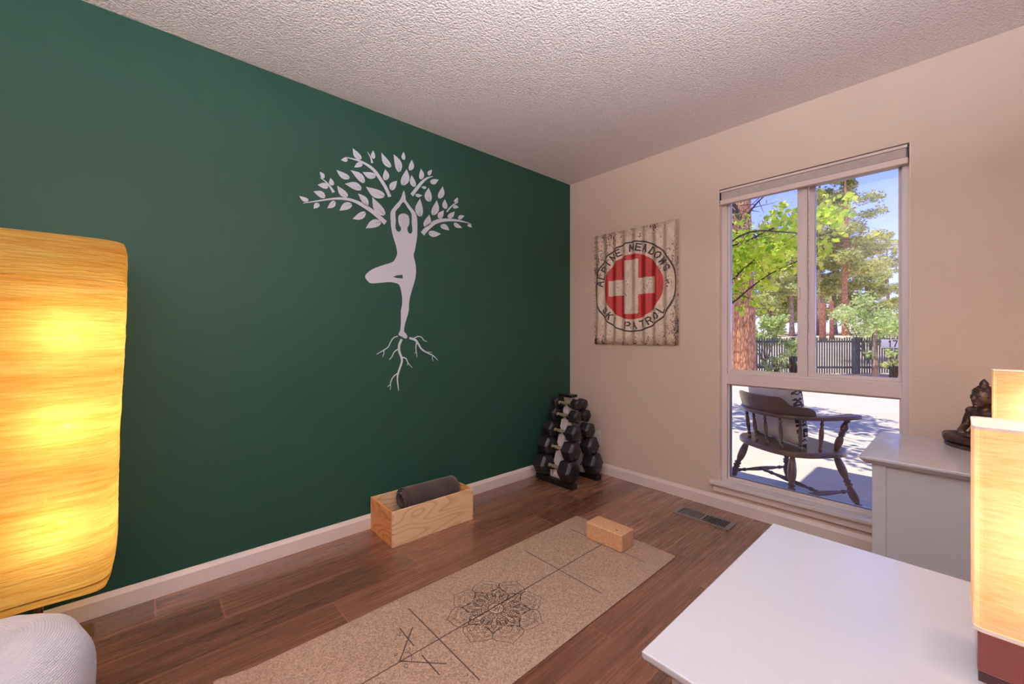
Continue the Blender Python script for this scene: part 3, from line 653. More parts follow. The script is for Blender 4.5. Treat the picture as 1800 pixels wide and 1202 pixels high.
HD = [0.084, 0.099, 0.121, 0.143, 0.160]; HL = [0.070, 0.080, 0.095, 0.108, 0.120]
tiern = ['top', 'second', 'middle', 'fourth', 'bottom']
def hex_head(sx, R, L, cx):
    mb = MB(); n = 6; prof = [(0.72, -0.5), (1.0, -0.34), (1.0, 0.34), (0.72, 0.5)]
    vs = []
    for rr, xx in prof:
        for k in range(n):
            a = PI / 3 * k + PI / 6
            vs.append((cx + xx * L, R * rr * math.cos(a), R * rr * math.sin(a)))
    fs = [(i * n + k, i * n + (k + 1) % n, (i + 1) * n + (k + 1) % n, (i + 1) * n + k) for i in range(3) for k in range(n)]
    fs += [tuple(reversed(range(n))), tuple(range(3 * n, 4 * n))]
    return mb.add(vs, fs)
for front in (True, False):
    for t, tz in enumerate(TZ):
        row = 'front' if front else 'rear'
        o = empty('dumbbell', (RKX - 0.004, rowy(front, tz), tz), 0,
                  ('black hex dumbbell with chrome handle on %s tier of rack, crate side' if front else
                   'black hex dumbbell on %s tier of rack, window wall side') % tiern[t], 'dumbbell', 'dumbbells on the corner rack')
        R = HD[t] / 2 / math.cos(PI / 6) * 0.91; L = HL[t]; hc = 0.066 + L / 2
        prof = [(0.014, -0.066), (0.0145, -0.058), (0.0115, -0.052), (0.013, -0.03), (0.0145, 0), (0.013, 0.03), (0.0115, 0.052), (0.0145, 0.058), (0.014, 0.066)]
        MB().lathe(prof, 16, Matrix.Rotation(PI / 2, 4, 'Y')).build('handle', 'chrome', o)
        for s_ in (-1, 1):
            tilt = random.uniform(-0.25, 0.25)
            h = hex_head(s_, R, L, s_ * hc).build('head', 'rubber_black', o, bevel=0.004)
            h.rotation_euler = (0.15 + t * 0.1, 0, 0)
            MB().lathe([(R * 0.42, 0), (R * 0.38, 0.002)], 20, Matrix.Translation((s_ * (hc + L / 2 - 0.0005), 0, 0)) @ Matrix.Rotation(s_ * PI / 2, 4, 'Y')).build('end_disc', 'black_plastic', o)

# ---- wooden crate with a rolled dark yoga towel
CR = (0.1645, -1.545)
crate = empty('wooden_crate', (CR[0], CR[1], 0), math.radians(-0.8), 'open pine crate on the floor against the green wall', 'crate')
hx, hy, ch, tk = 0.142, 0.262, 0.187, 0.012
MB().box(hx - tk, hx, -hy, hy, 0, ch).build('side_board', 'pine_pale', crate, bevel=0.0012)
MB().box(-hx, -hx + tk, -hy, hy, 0, ch).build('side_board', 'pine_pale', crate, bevel=0.0012)
MB().box(-hx + tk, hx - tk, -hy, -hy + tk, 0, ch - 0.001).build('end_board', 'pine_orange', crate, bevel=0.0012)
MB().box(-hx + tk, hx - tk, hy - tk, hy, 0, ch - 0.001).build('end_board', 'pine_orange', crate, bevel=0.0012)
MB().box(-hx + tk, hx - tk, -hy + tk, hy - tk, 0.002, 0.012).build('bottom_board', 'pine_pale', crate)
for yy in (-hy + 0.006, hy - 0.006):
    for zz in (0.022, 0.07, 0.118, 0.165):
        MB().lathe([(0.0026, 0), (0.0022, 0.0008)], 8, Matrix.Translation((hx + 0.0001, yy, zz)) @ Matrix.Rotation(PI / 2, 4, 'Y')).build('nail', 'nail', crate)
# roll: spiral cross-section extruded along y
def roll_mesh(L, turns, r0, gap, th, tail=0.0):
    pts = []; N = int(turns * 36)
    for k in range(N + 1):
        a = 2 * PI * k / 36; r = r0 + gap * a / (2 * PI)
        pts.append((r * math.cos(a), r * math.sin(a)))
    inner = []; outer = []
    for i, p in enumerate(pts):
        l = math.hypot(*p); n = (p[0] / l, p[1] / l)
        outer.append((p[0] + n[0] * th / 2, p[1] + n[1] * th / 2)); inner.append((p[0] - n[0] * th / 2, p[1] - n[1] * th / 2))
    ms = 12; vs = []; fs = []
    K = len(pts)
    for j in range(ms + 1):
        y = -L / 2 + L * j / ms
        for i in range(K):
            wob = 0.0035 * math.sin(i * 0.11 + j * 0.9) * (i / K); e = 0.006 * math.sin(i * 0.17) if j in (0, ms) else 0
            sc = 1 + 0.0 * j
            for q_ in (outer[i], inner[i]): vs.append((q_[0] * sc + wob, y + e + (0.012 * math.sin(i / K * 9) if j in (0, ms) else 0), q_[1] * sc + wob))
    W2 = 2 * K
    for j in range(ms):
        for i in range(K - 1):
            a = j * W2 + 2 * i; b = a + W2
            fs += [(a, a + 2, b + 2, b), (a + 1, b + 1, b + 3, a + 3)]
        a = j * W2 + 2 * (K - 1); fs.append((a, a + 1, a + 1 + W2, a + W2)); a = j * W2; fs.append((a, a + W2, a + W2 + 1, a + 1))
    for j in (0, ms):
        for i in range(K - 1):
            a = j * W2 + 2 * i; fs.append((a, a + 1, a + 3, a + 2) if j == 0 else (a, a + 2, a + 3, a + 1))
    return MB().add(vs, fs, True)
rl0 = roll_mesh(0.36, 5.2, 0.010, 0.0106, 0.0060).build('rolled_towel', 'mat_roll', None, loc=(CR[0] - 0.004, CR[1] + 0.035, 0.176))
rl0.rotation_euler = (math.radians(3.5), math.radians(-150), math.radians(4)); 
tag(rl0, 'rolled charcoal yoga towel lying in the pine crate', 'towel')
rl1 = roll_mesh(0.45, 2.6, 0.010, 0.010, 0.008).build('rolled_towel', 'mat_roll', None, loc=(CR[0] - 0.060, CR[1] + 0.005, 0.052))
rl1.rotation_euler = (0, 0, math.radians(-1)); tag(rl1, 'thin dark roll underneath at the bottom of the pine crate', 'towel')
rl2 = roll_mesh(0.45, 2.6, 0.010, 0.010, 0.008).build('rolled_towel', 'mat_roll', None, loc=(CR[0] + 0.050, CR[1] + 0.005, 0.050))
rl2.rotation_euler = (0, 0, math.radians(1)); tag(rl2, 'thin dark roll at the crate bottom on the side away from the wall', 'towel')

# ---- cork yoga mat
MX, MY = 1.035, -1.70; MW, ML = 0.318, 0.918
mat = empty('yoga_mat', (MX, MY, 0), math.radians(0.35), 'cork yoga mat with printed mandala unrolled on the wood floor', 'yoga mat')
def mz(x, y):
    e = max(0, (-y - ML + 0.14) / 0.14); w = max(0, (-x) / MW); return 0.018 * e * e * w + 0.0045
r_ = 0.014; out = []
for cx_, cy_, a0 in ((MW - r_, ML - r_, 0), (-MW + r_, ML - r_, PI / 2), (-MW + r_, -ML + r_, PI), (MW - r_, -ML + r_, 1.5 * PI)):
    for k in range(6): a = a0 + PI / 2 * k / 5; out.append((cx_ + r_ * math.cos(a), cy_ + r_ * math.sin(a)))
def mat_layer(dz0, dz1, shrink):
    nxm, nym = 16, 60; vs = []; fs = []; mb = MB()
    def clampw(x, y):     # round the corners by pulling the edge in
        ay = abs(y); lim = MW - shrink
        if ay > ML - r_: lim = MW - shrink - r_ + math.sqrt(max(0, r_ * r_ - (ay - ML + r_) ** 2))
        return x / MW * lim
    ysr = [-ML + 2 * ML * j / nym for j in range(nym + 1)]; ysr = sorted(set(ysr + [s_ * (ML - r_ * (1 - math.cos(k / 5 * PI / 2))) for s_ in (-1, 1) for k in range(6)]))
    ny_ = len(ysr)
    for lay in (dz1, dz0):
        for y in ysr:
            yy = y * (ML - shrink) / ML
            for i in range(nxm + 1):
                x = clampw(-MW + 2 * MW * i / nxm, y); vs.append((x, yy, mz(x, y) - 0.0045 + lay))
    Wn = nxm + 1; Nn = Wn * ny_
    for j in range(ny_ - 1):
        for i in range(nxm):
            a = j * Wn + i; fs.append((a, a + 1, a + Wn + 1, a + Wn)); fs.append((Nn + a, Nn + a + Wn, Nn + a + Wn + 1, Nn + a + 1))
    for j in range(ny_ - 1):
        a = j * Wn; fs.append((a, a + Wn, Nn + a + Wn, Nn + a)); a += nxm; fs.append((a, Nn + a, Nn + a + Wn, a + Wn))
    for i in range(nxm): fs.append((i, Nn + i, Nn + i + 1, i + 1)); a = (ny_ - 1) * Wn + i; fs.append((a, a + 1, Nn + a + 1, Nn + a))
    return mb.add(vs, fs)
mat_layer(0.0024, 0.0048, 0).build('cork_top', 'cork_mat', mat)
mat_layer(0.0004, 0.0024, 0.002).build('rubber_base', 'mat_rubber', mat)
ink = MB()
def mm(a, b): return (a, b, mz(a, b) + 0.0006)
def line(pts, w=0.0026, cl=False):
    stroke(ink, pts + ([pts[0]] if cl else []), w, mm)
def loc_m(px, py):
    p = P(px, py, 'z', 0.005); return (p.x - MX, p.y - MY)
cxm = (loc_m(985, 1001)[0] + loc_m(770, 1120)[0]) / 2 + 0.002
line([(cxm, ML - 0.02), (cxm, -ML + 0.02)], 0.0048)
for (pl, pr) in (((928, 970), (1058, 1044)), ((706, 1053), (845, 1202)), ((1022, 945), (1160, 992))):
    a = loc_m(*pl); b = loc_m(*pr); line([(a[0] * 0 - 0.235, (a[1] + b[1]) / 2), (0.235, (a[1] + b[1]) / 2)], 0.0048)
mc = loc_m(872, 1069)
# the mandala: eight lotus petals in nested rings, dots and a small script sign in the middle
cmx, cmy = mc
def polar(r, a): return (cmx + r * math.cos(a), cmy + r * math.sin(a))
def petal(r0, r1, a, ha, w, tipk=1.0, sub=7):
    """ogee petal from r0 to r1 centred on angle a, half angle ha"""
    L = []; R = []
    for s_, acc in ((1, L), (-1, R)):
        ctl = [(r0, 0.50), (r0 + (r1 - r0) * 0.22, 0.92), (r0 + (r1 - r0) * 0.48, 1.0), (r0 + (r1 - r0) * 0.68, 0.74), (r0 + (r1 - r0) * 0.82, 0.30), (r0 + (r1 - r0) * 0.91, 0.09), (r1, 0.0)]
        cc = catmull(ctl, 4)
        acc += [polar(r, a + s_ * ha * t) for r, t in cc]
    line(L, w); line(R, w)
Rm = 0.205; off0 = PI / 8
for k in range(8):
    a = off0 + k * PI / 4
    petal(0.118, Rm, a, 0.40, 0.0022); petal(0.114, Rm * 0.89, a, 0.355, 0.0016); petal(0.110, Rm * 0.85, a, 0.32, 0.0012)
    petal(0.112, Rm * 0.74, a, 0.20, 0.0014); petal(0.108, Rm * 0.68, a, 0.12, 0.0012)
    for s_ in (-1, 1):
        c = polar(0.142, a + s_ * 0.16); line([(c[0] + 0.005 * math.cos(q_ * PI / 4), c[1] + 0.005 * math.sin(q_ * PI / 4)) for q_ in range(8)], 0.0012, True)
    for q_ in range(7):
        aa = a + (-0.3 + 0.1 * q_); rr = Rm * (0.86 - 0.10 * abs(q_ - 3) / 3 - 0.02); c = polar(rr, aa)
        line([(c[0] - 0.0014, c[1]), (c[0] + 0.0014, c[1])], 0.0022)
    a2 = k * PI / 4
    petal(0.070, 0.140, a2, 0.30, 0.0020); petal(0.068, 0.131, a2, 0.25, 0.0013); petal(0.070, 0.118, a2, 0.14, 0.0013)
    for q_ in range(4): petal(0.075 + 0.01 * q_, 0.104 + 0.006 * q_, a2, 0.16 - 0.03 * q_, 0.0011)
    a3 = off0 + k * PI / 4
    petal(0.052, 0.112, a3, 0.30, 0.0019); petal(0.050, 0.104, a3, 0.25, 0.0013)
    for q_ in range(5):
        for s_ in (-1, 0, 1):
            c = polar(0.062 + q_ * 0.009, a3 + s_ * 0.12); line([(c[0] - 0.0015, c[1]), (c[0] + 0.0015, c[1])], 0.0024)
    for hx_ in range(3):
        line([polar(0.06 + hx_ * 0.013, a3 - 0.2), polar(0.072 + hx_ * 0.013, a3 + 0.2)], 0.001); line([polar(0.06 + hx_ * 0.013, a3 + 0.2), polar(0.072 + hx_ * 0.013, a3 - 0.2)], 0.001)
for k in range(16):
    a = k * PI / 8; petal(0.034, 0.056, a, 0.17, 0.0015); petal(0.032, 0.048, a, 0.10, 0.0011)
for rr, w in ((0.031, 0.0018), (0.0335, 0.0012), (0.060, 0.001)):
    line([polar(rr, 2 * PI * q_ / 40) for q_ in range(40)], w, True)
om = lambda pts: line([(cmx + (x * 0.5 + y * .87) * 0.016, cmy + (-x * .87 + y * 0.5) * 0.016) for x, y in pts], 0.0024)
om([(-.9, .6), (-.5, .9), (-.1, .7), (-.2, .2), (-.5, .1)]); om([(-.2, .2), (.1, -.2), (-.1, -.7), (-.6, -.8), (-1, -.4)]); om([(0, -.1), (.4, .1), (.8, -.1), (.9, -.5)]); om([(.3, .8), (.6, .65), (.9, .9)])
# alignment marks near the front end
al = lambda *pp: line([loc_m(*p) for p in pp], 0.0046)
al((702, 1161), (725, 1102)); al((703, 1104), (727, 1134)); al((702, 1161), (783, 1166)); al((741, 1151), (771, 1185))
mk = lambda *pp: line([loc_m(*p) for p in pp], 0.0024)
mk((711, 1146), (718, 1146), (723, 1150), (723, 1160)); mk((717, 1144), (721, 1140), (719, 1137)); mk((697, 1113), (703, 1117), (703, 1110))
mk((712, 1165), (716, 1168), (715, 1173), (710, 1171), (712, 1165)); mk((815, 1188), (822, 1186), (819, 1183))
mk((694, 1149), (698, 1147), (697, 1151), (693, 1152), (694, 1149)); mk((1101, 1000), (1104, 998))
ink.build('printed_lines', 'mat_ink', mat)

# ---- cork block
bk0 = P(1090, 973, 'z', 0.006)
blk = MB().box(-0.112, 0.112, -0.058, 0.058, 0, 0.090).build('yoga_block', 'cork_block', None, bevel=0.006, bseg=3, loc=(1.035, -0.908, 0.0054))
blk.rotation_euler = (0, 0, math.radians(1.5)); tag(blk, 'cork yoga block resting on the far end of the cork mat', 'yoga block')
pk = MB()
for (x, y, r) in ((0.06, -0.022, 0.006), (0.065, 0.016, 0.003), (0.08, 0.0, 0.002)): pk.lathe([(r, 0), (r * 0.9, 0.0003)], 7, Matrix.Translation((x, y, 0.0901)) @ Matrix.Scale(1.8, 4, (1, 0, 0)))
pk.build('cork_pit', plain('dark_cork_pit', srgb(110, 70, 44), 0.8), blk)

# ---- floor register
vc = (1.247, -0.224); vent = empty('floor_register', (vc[0], vc[1], 0), 0, 'brown metal floor register with slots set in the floor below the window', 'vent')
fm = MB(); hx_, hy_ = 0.168, 0.069
for b in ((-hx_, hx_, -hy_, -hy_ + 0.018), (-hx_, hx_, hy_ - 0.018, hy_), (-hx_, -hx_ + 0.028, -hy_ + 0.018, hy_ - 0.018), (hx_ - 0.028, hx_, -hy_ + 0.018, hy_ - 0.018), (-0.007, 0.007, -hy_ + 0.018, hy_ - 0.018)):
    fm.box(*b, 0.0005, 0.006)
fm.build('frame', 'vent', vent)
MB().box(-hx_ + 0.01, hx_ - 0.01, -hy_ + 0.01, hy_ - 0.01, 0.0003, 0.0012).build('duct', 'vent_dark', vent)
sl_ = MB()
for half in (-1, 1):
    x0 = -hx_ + 0.028 if half < 0 else 0.007; x1 = -0.007 if half < 0 else hx_ - 0.028
    for k in range(1, 11):
        x = x0 + (x1 - x0) * k / 11; lean = 0.30 if half > 0 else -0.95
        sl_.box(-0.0014, 0.0014, -hy_ + 0.018, hy_ - 0.018, -0.0028, 0.003, Matrix.Translation((x, 0, 0.0036)) @ Matrix.Rotation(lean, 4, 'Y'))
sl_.build('slats', 'vent', vent)

# ---- two white nightstands
def nightstand(x0, x1, y0, y1, zt, label):
    o = empty('nightstand', ((x0 + x1) / 2, (y0 + y1) / 2, 0), 0, label, 'nightstand', 'white nightstands')
    hx, hy = (x1 - x0) / 2, (y1 - y0) / 2
    # top board with a chamfered underside
    t = 0.028; c = 0.018; vs = [(sx * (hx - (c if z < zt - 0.012 else 0)), sy * (hy - (c if z < zt - 0.012 else 0)), z) for z in (zt - t, zt - 0.010, zt) for sx, sy in ((-1, -1), (1, -1), (1, 1), (-1, 1))]
    fs = [(3, 2, 1, 0), (8, 9, 10, 11)] + [(r * 4 + k, r * 4 + (k + 1) % 4, r * 4 + 4 + (k + 1) % 4, r * 4 + 4 + k) for r in (0, 1) for k in range(4)]
    MB().add(vs, fs).build('top', 'furniture', o, bevel=0.002)
    bx0, bx1, by = -hx + 0.035, hx - 0.004, hy - 0.022; zb = zt - t
    for (sx, sy) in ((bx0, -by), (bx0, by - 0.04), (bx1 - 0.04, -by), (bx1 - 0.04, by - 0.04)):
        MB().box(sx, sx + 0.04, sy, sy + 0.04, 0, zb).build('leg', 'furniture', o, bevel=0.002)
    for sy in (-1, 1):
        ys = sorted((sy * (by - 0.008), sy * (by - 0.022))); MB().box(bx0 + 0.04, bx1 - 0.04, ys[0], ys[1], 0.09, zb).build('side_panel', 'furniture', o)
    MB().box(bx1 - 0.014, bx1 - 0.002, -by + 0.04, by - 0.04, 0.09, zb).build('back_panel', 'furniture', o)
    MB().box(bx0 + 0.03, bx1 - 0.02, -by + 0.022, by - 0.022, 0.09, 0.105).build('bottom_board', 'furniture', o)
    for k in range(2):
        za = 0.11 + k * (zb - 0.12) / 2; zc = za + (zb - 0.12) / 2 - 0.008
        d = MB().box(bx0 + 0.004, bx0 + 0.022, -by + 0.043, by - 0.043, za, zc).build('drawer', 'furniture', o, bevel=0.002)
        MB().lathe([(0.006, 0), (0.006, 0.012), (0.014, 0.018), (0.013, 0.026), (0.004, 0.029)], 16, Matrix.Translation((bx0 + 0.003, 0, (za + zc) / 2)) @ Matrix.Rotation(-PI / 2, 4, 'Y')).build('knob', 'knob', d)
    return o
ZN = 0.66
nightstand(2.012, XR - 0.018, -2.243, -1.632, ZN, 'white nightstand in the foreground holding the large lamp')
nightstand(2.053, XR - 0.018, -0.738, -0.140, ZN, 'white nightstand beside the window holding the seated statue')

# ---- table lamps
def table_lamp(x, y, rz, label, power):
    """x, y is the front left corner of the shade; the shade is a shallow upright box with a closed cloth top"""
    W2, D2 = 0.118, 0.050
    o = empty('table_lamp', (x + W2, y + D2, ZN), rz, label, 'table lamp', 'table lamps on the white nightstands')
    zb, zt = 0.069, 0.341
    MB().box(-W2 + 0.003, W2 - 0.003, -D2 + 0.004, D2 - 0.004, 0.012, 0.066).build('base', 'mahogany', o, bevel=0.003)
    MB().box(-W2 + 0.004, W2 - 0.004, -D2 + 0.005, D2 - 0.005, 0.0, 0.012).build('plinth', 'dark_wood_base', o)
    MB().lathe([(0.008, 0.066), (0.008, 0.15)], 12).build('stem', 'knob', o)
    bd = bpy.data.lights.new('bulb_light', 'POINT'); bd.energy = power; bd.shadow_soft_size = 0.025; bd.color = (1.0, 0.84, 0.66)
    b = bpy.data.objects.new('bulb_light', bd); COL.objects.link(b); b.parent = o; b.location = (0.01, 0, 0.20)
    rr = 0.008
    def ringp(g):
        out = []
        for cx_, cy_, a0 in ((1, 1, 0), (-1, 1, PI / 2), (-1, -1, PI), (1, -1, 1.5 * PI)):
            for k in range(5): a = a0 + PI / 2 * k / 4; out.append((cx_ * (W2 - rr) + (rr + g) * math.cos(a), cy_ * (D2 - rr) + (rr + g) * math.sin(a)))
        return out
    def shell(z0, z1, grow, th):
        n = 20; vs = []; fs = []
        for g in (grow, grow - th):
            for z in (z0, z1): vs += [(a, b_, z) for a, b_ in ringp(g)]
        for k in range(n):
            k2 = (k + 1) % n
            fs += [(k, k2, n + k2, n + k), (2 * n + k, 3 * n + k, 3 * n + k2, 2 * n + k2), (n + k, n + k2, 3 * n + k2, 3 * n + k), (k, 2 * n + k, 2 * n + k2, k2)]
        return MB().add(vs, fs)
    ring = ringp(0); n = 20
    MB().add([(a, b_, z) for z in (zb + 0.002, zt - 0.002) for a, b_ in ring], [(k, (k + 1) % n, n + (k + 1) % n, n + k) for k in range(n)]).build('lamp_shade', 'linen', o)
    MB().add([(a, b_, zt - 0.0025) for a, b_ in ringp(-0.001)], [tuple(range(20))]).build('shade_top', 'shade_cloth', o)
    shell(zt - 0.004, zt, 0.0014, 0.0026).build('shade_trim', 'shade_trim', o); shell(zb, zb + 0.005, 0.0014, 0.0026).build('shade_trim', 'shade_trim', o)
    for sx in (-1, 1): MB().box(sx * (W2 + 0.0002) - 0.0008, sx * (W2 + 0.0002) + 0.0008, -D2 + 0.006, D2 - 0.006, zb + 0.005, zt - 0.004).build('side_lining', 'shade_cloth', o)
    return o
table_lamp(2.337, -1.957, math.radians(1.0), 'large lit rectangular linen table lamp at the right edge on the near nightstand', 1.4)
table_lamp(2.392, -0.606, 0.0, 'lit rectangular linen table lamp beside the statue on the window nightstand', 1.4)

# ---- seated buddha statue
bud = empty('statue', (2.374, -0.262, ZN), math.radians(-45), 'small dark bronze seated statue with tall topknot on the nightstand by the window', 'statue'); bud.scale = (0.88, 0.88, 0.89)
# local: -y is the front
MB().lathe([(0.001, 0), (0.98, 0), (1.0, 0.006), (0.99, 0.012), (0.95, 0.015), (0.001, 0.015)], 40, Matrix.Diagonal((0.145, 0.10, 1, 1)), cap=False).build('base_plate', 'bronze', bud)
bd = MB()
bd.ball((0, 0.01, 0.065), (0.058, 0.045, 0.05)); bd.ball((0, 0.012, 0.115), (0.05, 0.036, 0.06)); bd.ball((0, 0.01, 0.158), (0.058, 0.032, 0.030))
bd.tube([(0, 0.01, 0.16), (0, 0.004, 0.205)], [0.026, 0.021], 12)
for s_ in (-1, 1):
    bd.tube([(s_ * 0.03, 0.0, 0.04), (s_ * 0.085, -0.02, 0.040), (s_ * 0.118, -0.045, 0.036), (s_ * 0.085, -0.068, 0.036), (0, -0.075, 0.034)], [0.032, 0.030, 0.026, 0.022, 0.017], 12)
    bd.tube([(s_ * 0.052, 0.01, 0.165), (s_ * 0.068, 0.005, 0.13), (s_ * 0.070, -0.006, 0.094), (s_ * 0.052, -0.045, 0.075), (s_ * 0.02, -0.066, 0.068)], [0.022, 0.018, 0.0155, 0.013, 0.011], 12)
    bd.ball((s_ * 0.058, 0.01, 0.166), 0.022)
bd.ball((0, -0.068, 0.062), (0.032, 0.018, 0.009))
hz = 0.232
bd.ball((0, 0.0, hz), (0.036, 0.040, 0.045), 20, 14); bd.ball((0, -0.010, hz - 0.022), (0.026, 0.028, 0.024))
bd.tube([(0, -0.037, hz + 0.012), (0, -0.045, hz - 0.006), (0, -0.041, hz - 0.010)], [0.004, 0.007, 0.005], 8)
bd.ball((0, -0.036, hz - 0.022), (0.011, 0.006, 0.0035)); bd.ball((0, -0.033, hz - 0.036), (0.010, 0.008, 0.007))
for s_ in (-1, 1):
    bd.ball((s_ * 0.015, -0.033, hz + 0.002), (0.009, 0.006, 0.0045)); bd.ball((s_ * 0.015, -0.036, hz + 0.012), (0.011, 0.003, 0.0022))
    bd.tube([(s_ * 0.038, 0.004, hz + 0.012), (s_ * 0.042, 0.006, hz - 0.008), (s_ * 0.040, 0.004, hz - 0.038)], [0.006, 0.008, 0.006], 8)
body = bd.build('body', 'bronze', bud)
rm = body.modifiers.new('remesh', 'REMESH'); rm.mode = 'VOXEL'; rm.voxel_size = 0.0026; rm.use_smooth_shade = True
sm_ = body.modifiers.new('smooth', 'SMOOTH'); sm_.iterations = 3
hr = MB(); hr.ball((0, 0.006, hz + 0.012), (0.0385, 0.040, 0.042), 24, 16)
GA = PI * (3 - math.sqrt(5))
for k in range(150):
    zf = 1 - 1.35 * (k + 0.5) / 150; rr = math.sqrt(max(0, 1 - zf * zf)); a = GA * k
    p = Vector((rr * math.cos(a), rr * math.sin(a), zf))
    if p.y < -0.45 and p.z < 0.45: continue
    hr.ball((p.x * 0.0395, 0.006 + p.y * 0.041, hz + 0.012 + p.z * 0.043), 0.0042, 6, 4)
hr.build('curled_hair', 'bronze', bud)
MB().lathe([(0.024, -0.004), (0.021, 0.004), (0.014, 0.007), (0.016, 0.013), (0.013, 0.022), (0.006, 0.032), (0.001, 0.037)], 16, Matrix.Translation((0, 0.006, hz + 0.052))).build('topknot', 'bronze', bud)

# ---- paper floor lamp
FL = (0.215, -3.025)
fl = empty('floor_lamp', (FL[0], FL[1], 0), 0, 'tall lit rice paper floor lamp against the green wall', 'floor lamp')
MB().box(-0.14, 0.13, -0.17, 0.10, 0.0, 0.018).build('base', 'lamp_base', fl, bevel=0.003)
MB().tube([(-0.005, -0.030, 0.018), (-0.005, 0.02, 1.45)], 0.011, 12).build('pole', 'pole_metal', fl)
nA, nZ = 72, 90; vs = []; fs = []; ZB, ZT = 0.262, 1.448
for j in range(nZ + 1):
    u = j / nZ; z = ZB + (ZT - ZB) * u; rr = 1.0
    if u < 0.07: rr = 0.90 + 0.10 * math.sin(u / 0.07 * PI / 2)
    if u > 0.975: rr = 0.965 + 0.035 * math.cos((u - 0.975) / 0.025 * PI / 2)
    rr *= 1 + 0.012 * math.sin(u * 9 + 1)
    for k in range(nA):
        a = 2 * PI * k / nA; c, s_ = math.cos(a), math.sin(a); e = 0.42
        x = math.copysign(abs(c) ** e, c) * 0.168; y = math.copysign(abs(s_) ** e, s_) * 0.181
        wr = 1 + 0.009 * noise.noise(Vector((c * 1.2, s_ * 1.2, z * 22))) + 0.006 * noise.noise(Vector((c * 3, s_ * 3, z * 55)))
        vs.append((x * rr * wr, y * rr * wr + 0.035 * (u - 0.5), z - 0.015 * abs(s_) * (1 if u < 0.03 else 0)))
for j in range(nZ):
    for k in range(nA): k2 = (k + 1) % nA; fs.append((j * nA + k, j * nA + k2, (j + 1) * nA + k2, (j + 1) * nA + k))
MB().add(vs, fs, True).build('paper_shade', 'paper', fl)
wires = MB()
for zz, oy in ((ZB + 0.03, -0.015), (ZT - 0.02, 0.017)):
    ring = [(0.165 * 0.96 * math.copysign(abs(math.cos(a)) ** .42, math.cos(a)), oy + 0.178 * 0.96 * math.copysign(abs(math.sin(a)) ** .42, math.sin(a)), zz) for a in [2 * PI * k / 40 for k in range(41)]]
    wires.tube(ring, 0.002, 5)
wires.build('shade_frame', 'pole_metal', fl)
for k, (zz, oy) in enumerate(((0.50, 0.032), (0.83, 0.045), (1.135, 0.058))):
    hb = MB().lathe([(0.012, 0), (0.016, 0.03), (0.016, 0.05)], 12, Matrix.Translation((0.02, oy, zz - 0.06))).build('bulb_holder', 'plate_white', fl)
    bdt = bpy.data.lights.new('bulb_light', 'POINT'); bdt.energy = 1.7; bdt.shadow_soft_size = 0.03; bdt.color = (1.0, 0.76, 0.45)
    b = bpy.data.objects.new('bulb_light', bdt); COL.objects.link(b); b.parent = fl; b.location = (0.06, oy, zz)
cordp = catmull([D(38, 1070, 1.55), D(34, 1085, 1.53), D(26, 1095, 1.52), D(18, 1106, 1.50)], 6)
cpts = [(p[0], p[1], p[2]) for p in cordp]
c0 = Vector((0.10, -3.13, 0.30)); 
cord = MB().tube([tuple(Vector(p) - Vector((FL[0], FL[1], 0))) for p in catmull([(0.30, -3.09, 0.30), (0.30, -3.105, 0.20), (0.30, -3.12, 0.13), (0.29, -3.16, 0.05), (0.25, -3.22, 0.022), (0.05, -3.3, 0.012), (0.03, -3.5, 0.012)], 6)], 0.0032, 8).build('power_cord', 'cord', fl)

# ---- knitted pouf
def mat_knit():
    t = NT('white_knit_wool'); tc = t.coord(); sp = t.n('ShaderNodeSeparateXYZ'); t.l(tc, sp.inputs[0])
    r = t.math('SQRT', t.math('ADD', t.math('MULTIPLY', sp.outputs[0], sp.outputs[0]), t.math('MULTIPLY', sp.outputs[1], sp.outputs[1])))
    ang = t.math('ARCTAN2', sp.outputs[1], sp.outputs[0])
    prof = t.math('SUBTRACT', r, t.math('MULTIPLY', sp.outputs[2], 1.0))
    rows = t.math('SINE', t.math('MULTIPLY', prof, 900.0)); st_ = t.math('SINE', t.math('MULTIPLY', ang, 260.0))
    n = t.noise(t.coord('Object', (1, 1, 1)), 5, 4, 0.55, 0.5)
    h = t.math('ADD', t.math('MULTIPLY', t.math('ADD', rows, t.math('MULTIPLY', st_, 0.5)), 0.25), t.math('MULTIPLY', n, 1.0))
    t.set(col=t.ramp(n, [(0.3, srgb(186, 186, 196)), (0.7, srgb(210, 208, 212))]), rough=0.95, sheen=0.3, spec=0.1); t.bump(h, 0.5, 0.004); return t.m
vs = []; fs = []; nA, nR = 96, 40
for j in range(nR + 1):
    th = PI * j / nR; e = 0.55
    for k in range(nA):
        a = 2 * PI * k / nA; sr = abs(math.sin(th)) ** 0.62; cz = math.copysign(abs(math.cos(th)) ** 0.8, math.cos(th))
        z = 0.194 - 0.194 * cz; r = 0.272 * sr
        wob = 0.010 * noise.noise(Vector((math.cos(a) * 1.6, math.sin(a) * 1.6, z * 6))) + (0.004 * math.sin(a * 9 + z * 22) * (1 if 0.05 < z < 0.34 else 0))
        if j > nR * 0.8: z += 0.012 * noise.noise(Vector((math.cos(a) * r * 12, math.sin(a) * r * 12, 3)))
        z *= 1 + 0.12 * math.sin(a) * sr; vs.append(((r + wob * sr) * math.cos(a), (r + wob * sr) * math.sin(a), max(0.0005, z)))
for j in range(nR):
    for k in range(nA): k2 = (k + 1) % nA; fs.append((j * nA + k, j * nA + k2, (j + 1) * nA + k2, (j + 1) * nA + k))
pf = MB().add(vs, fs, True).build('pouf', mat_knit(), None, loc=(0.80, -3.148, 0.0)); tag(pf, 'round white knitted pouf in front of the paper floor lamp', 'pouf')

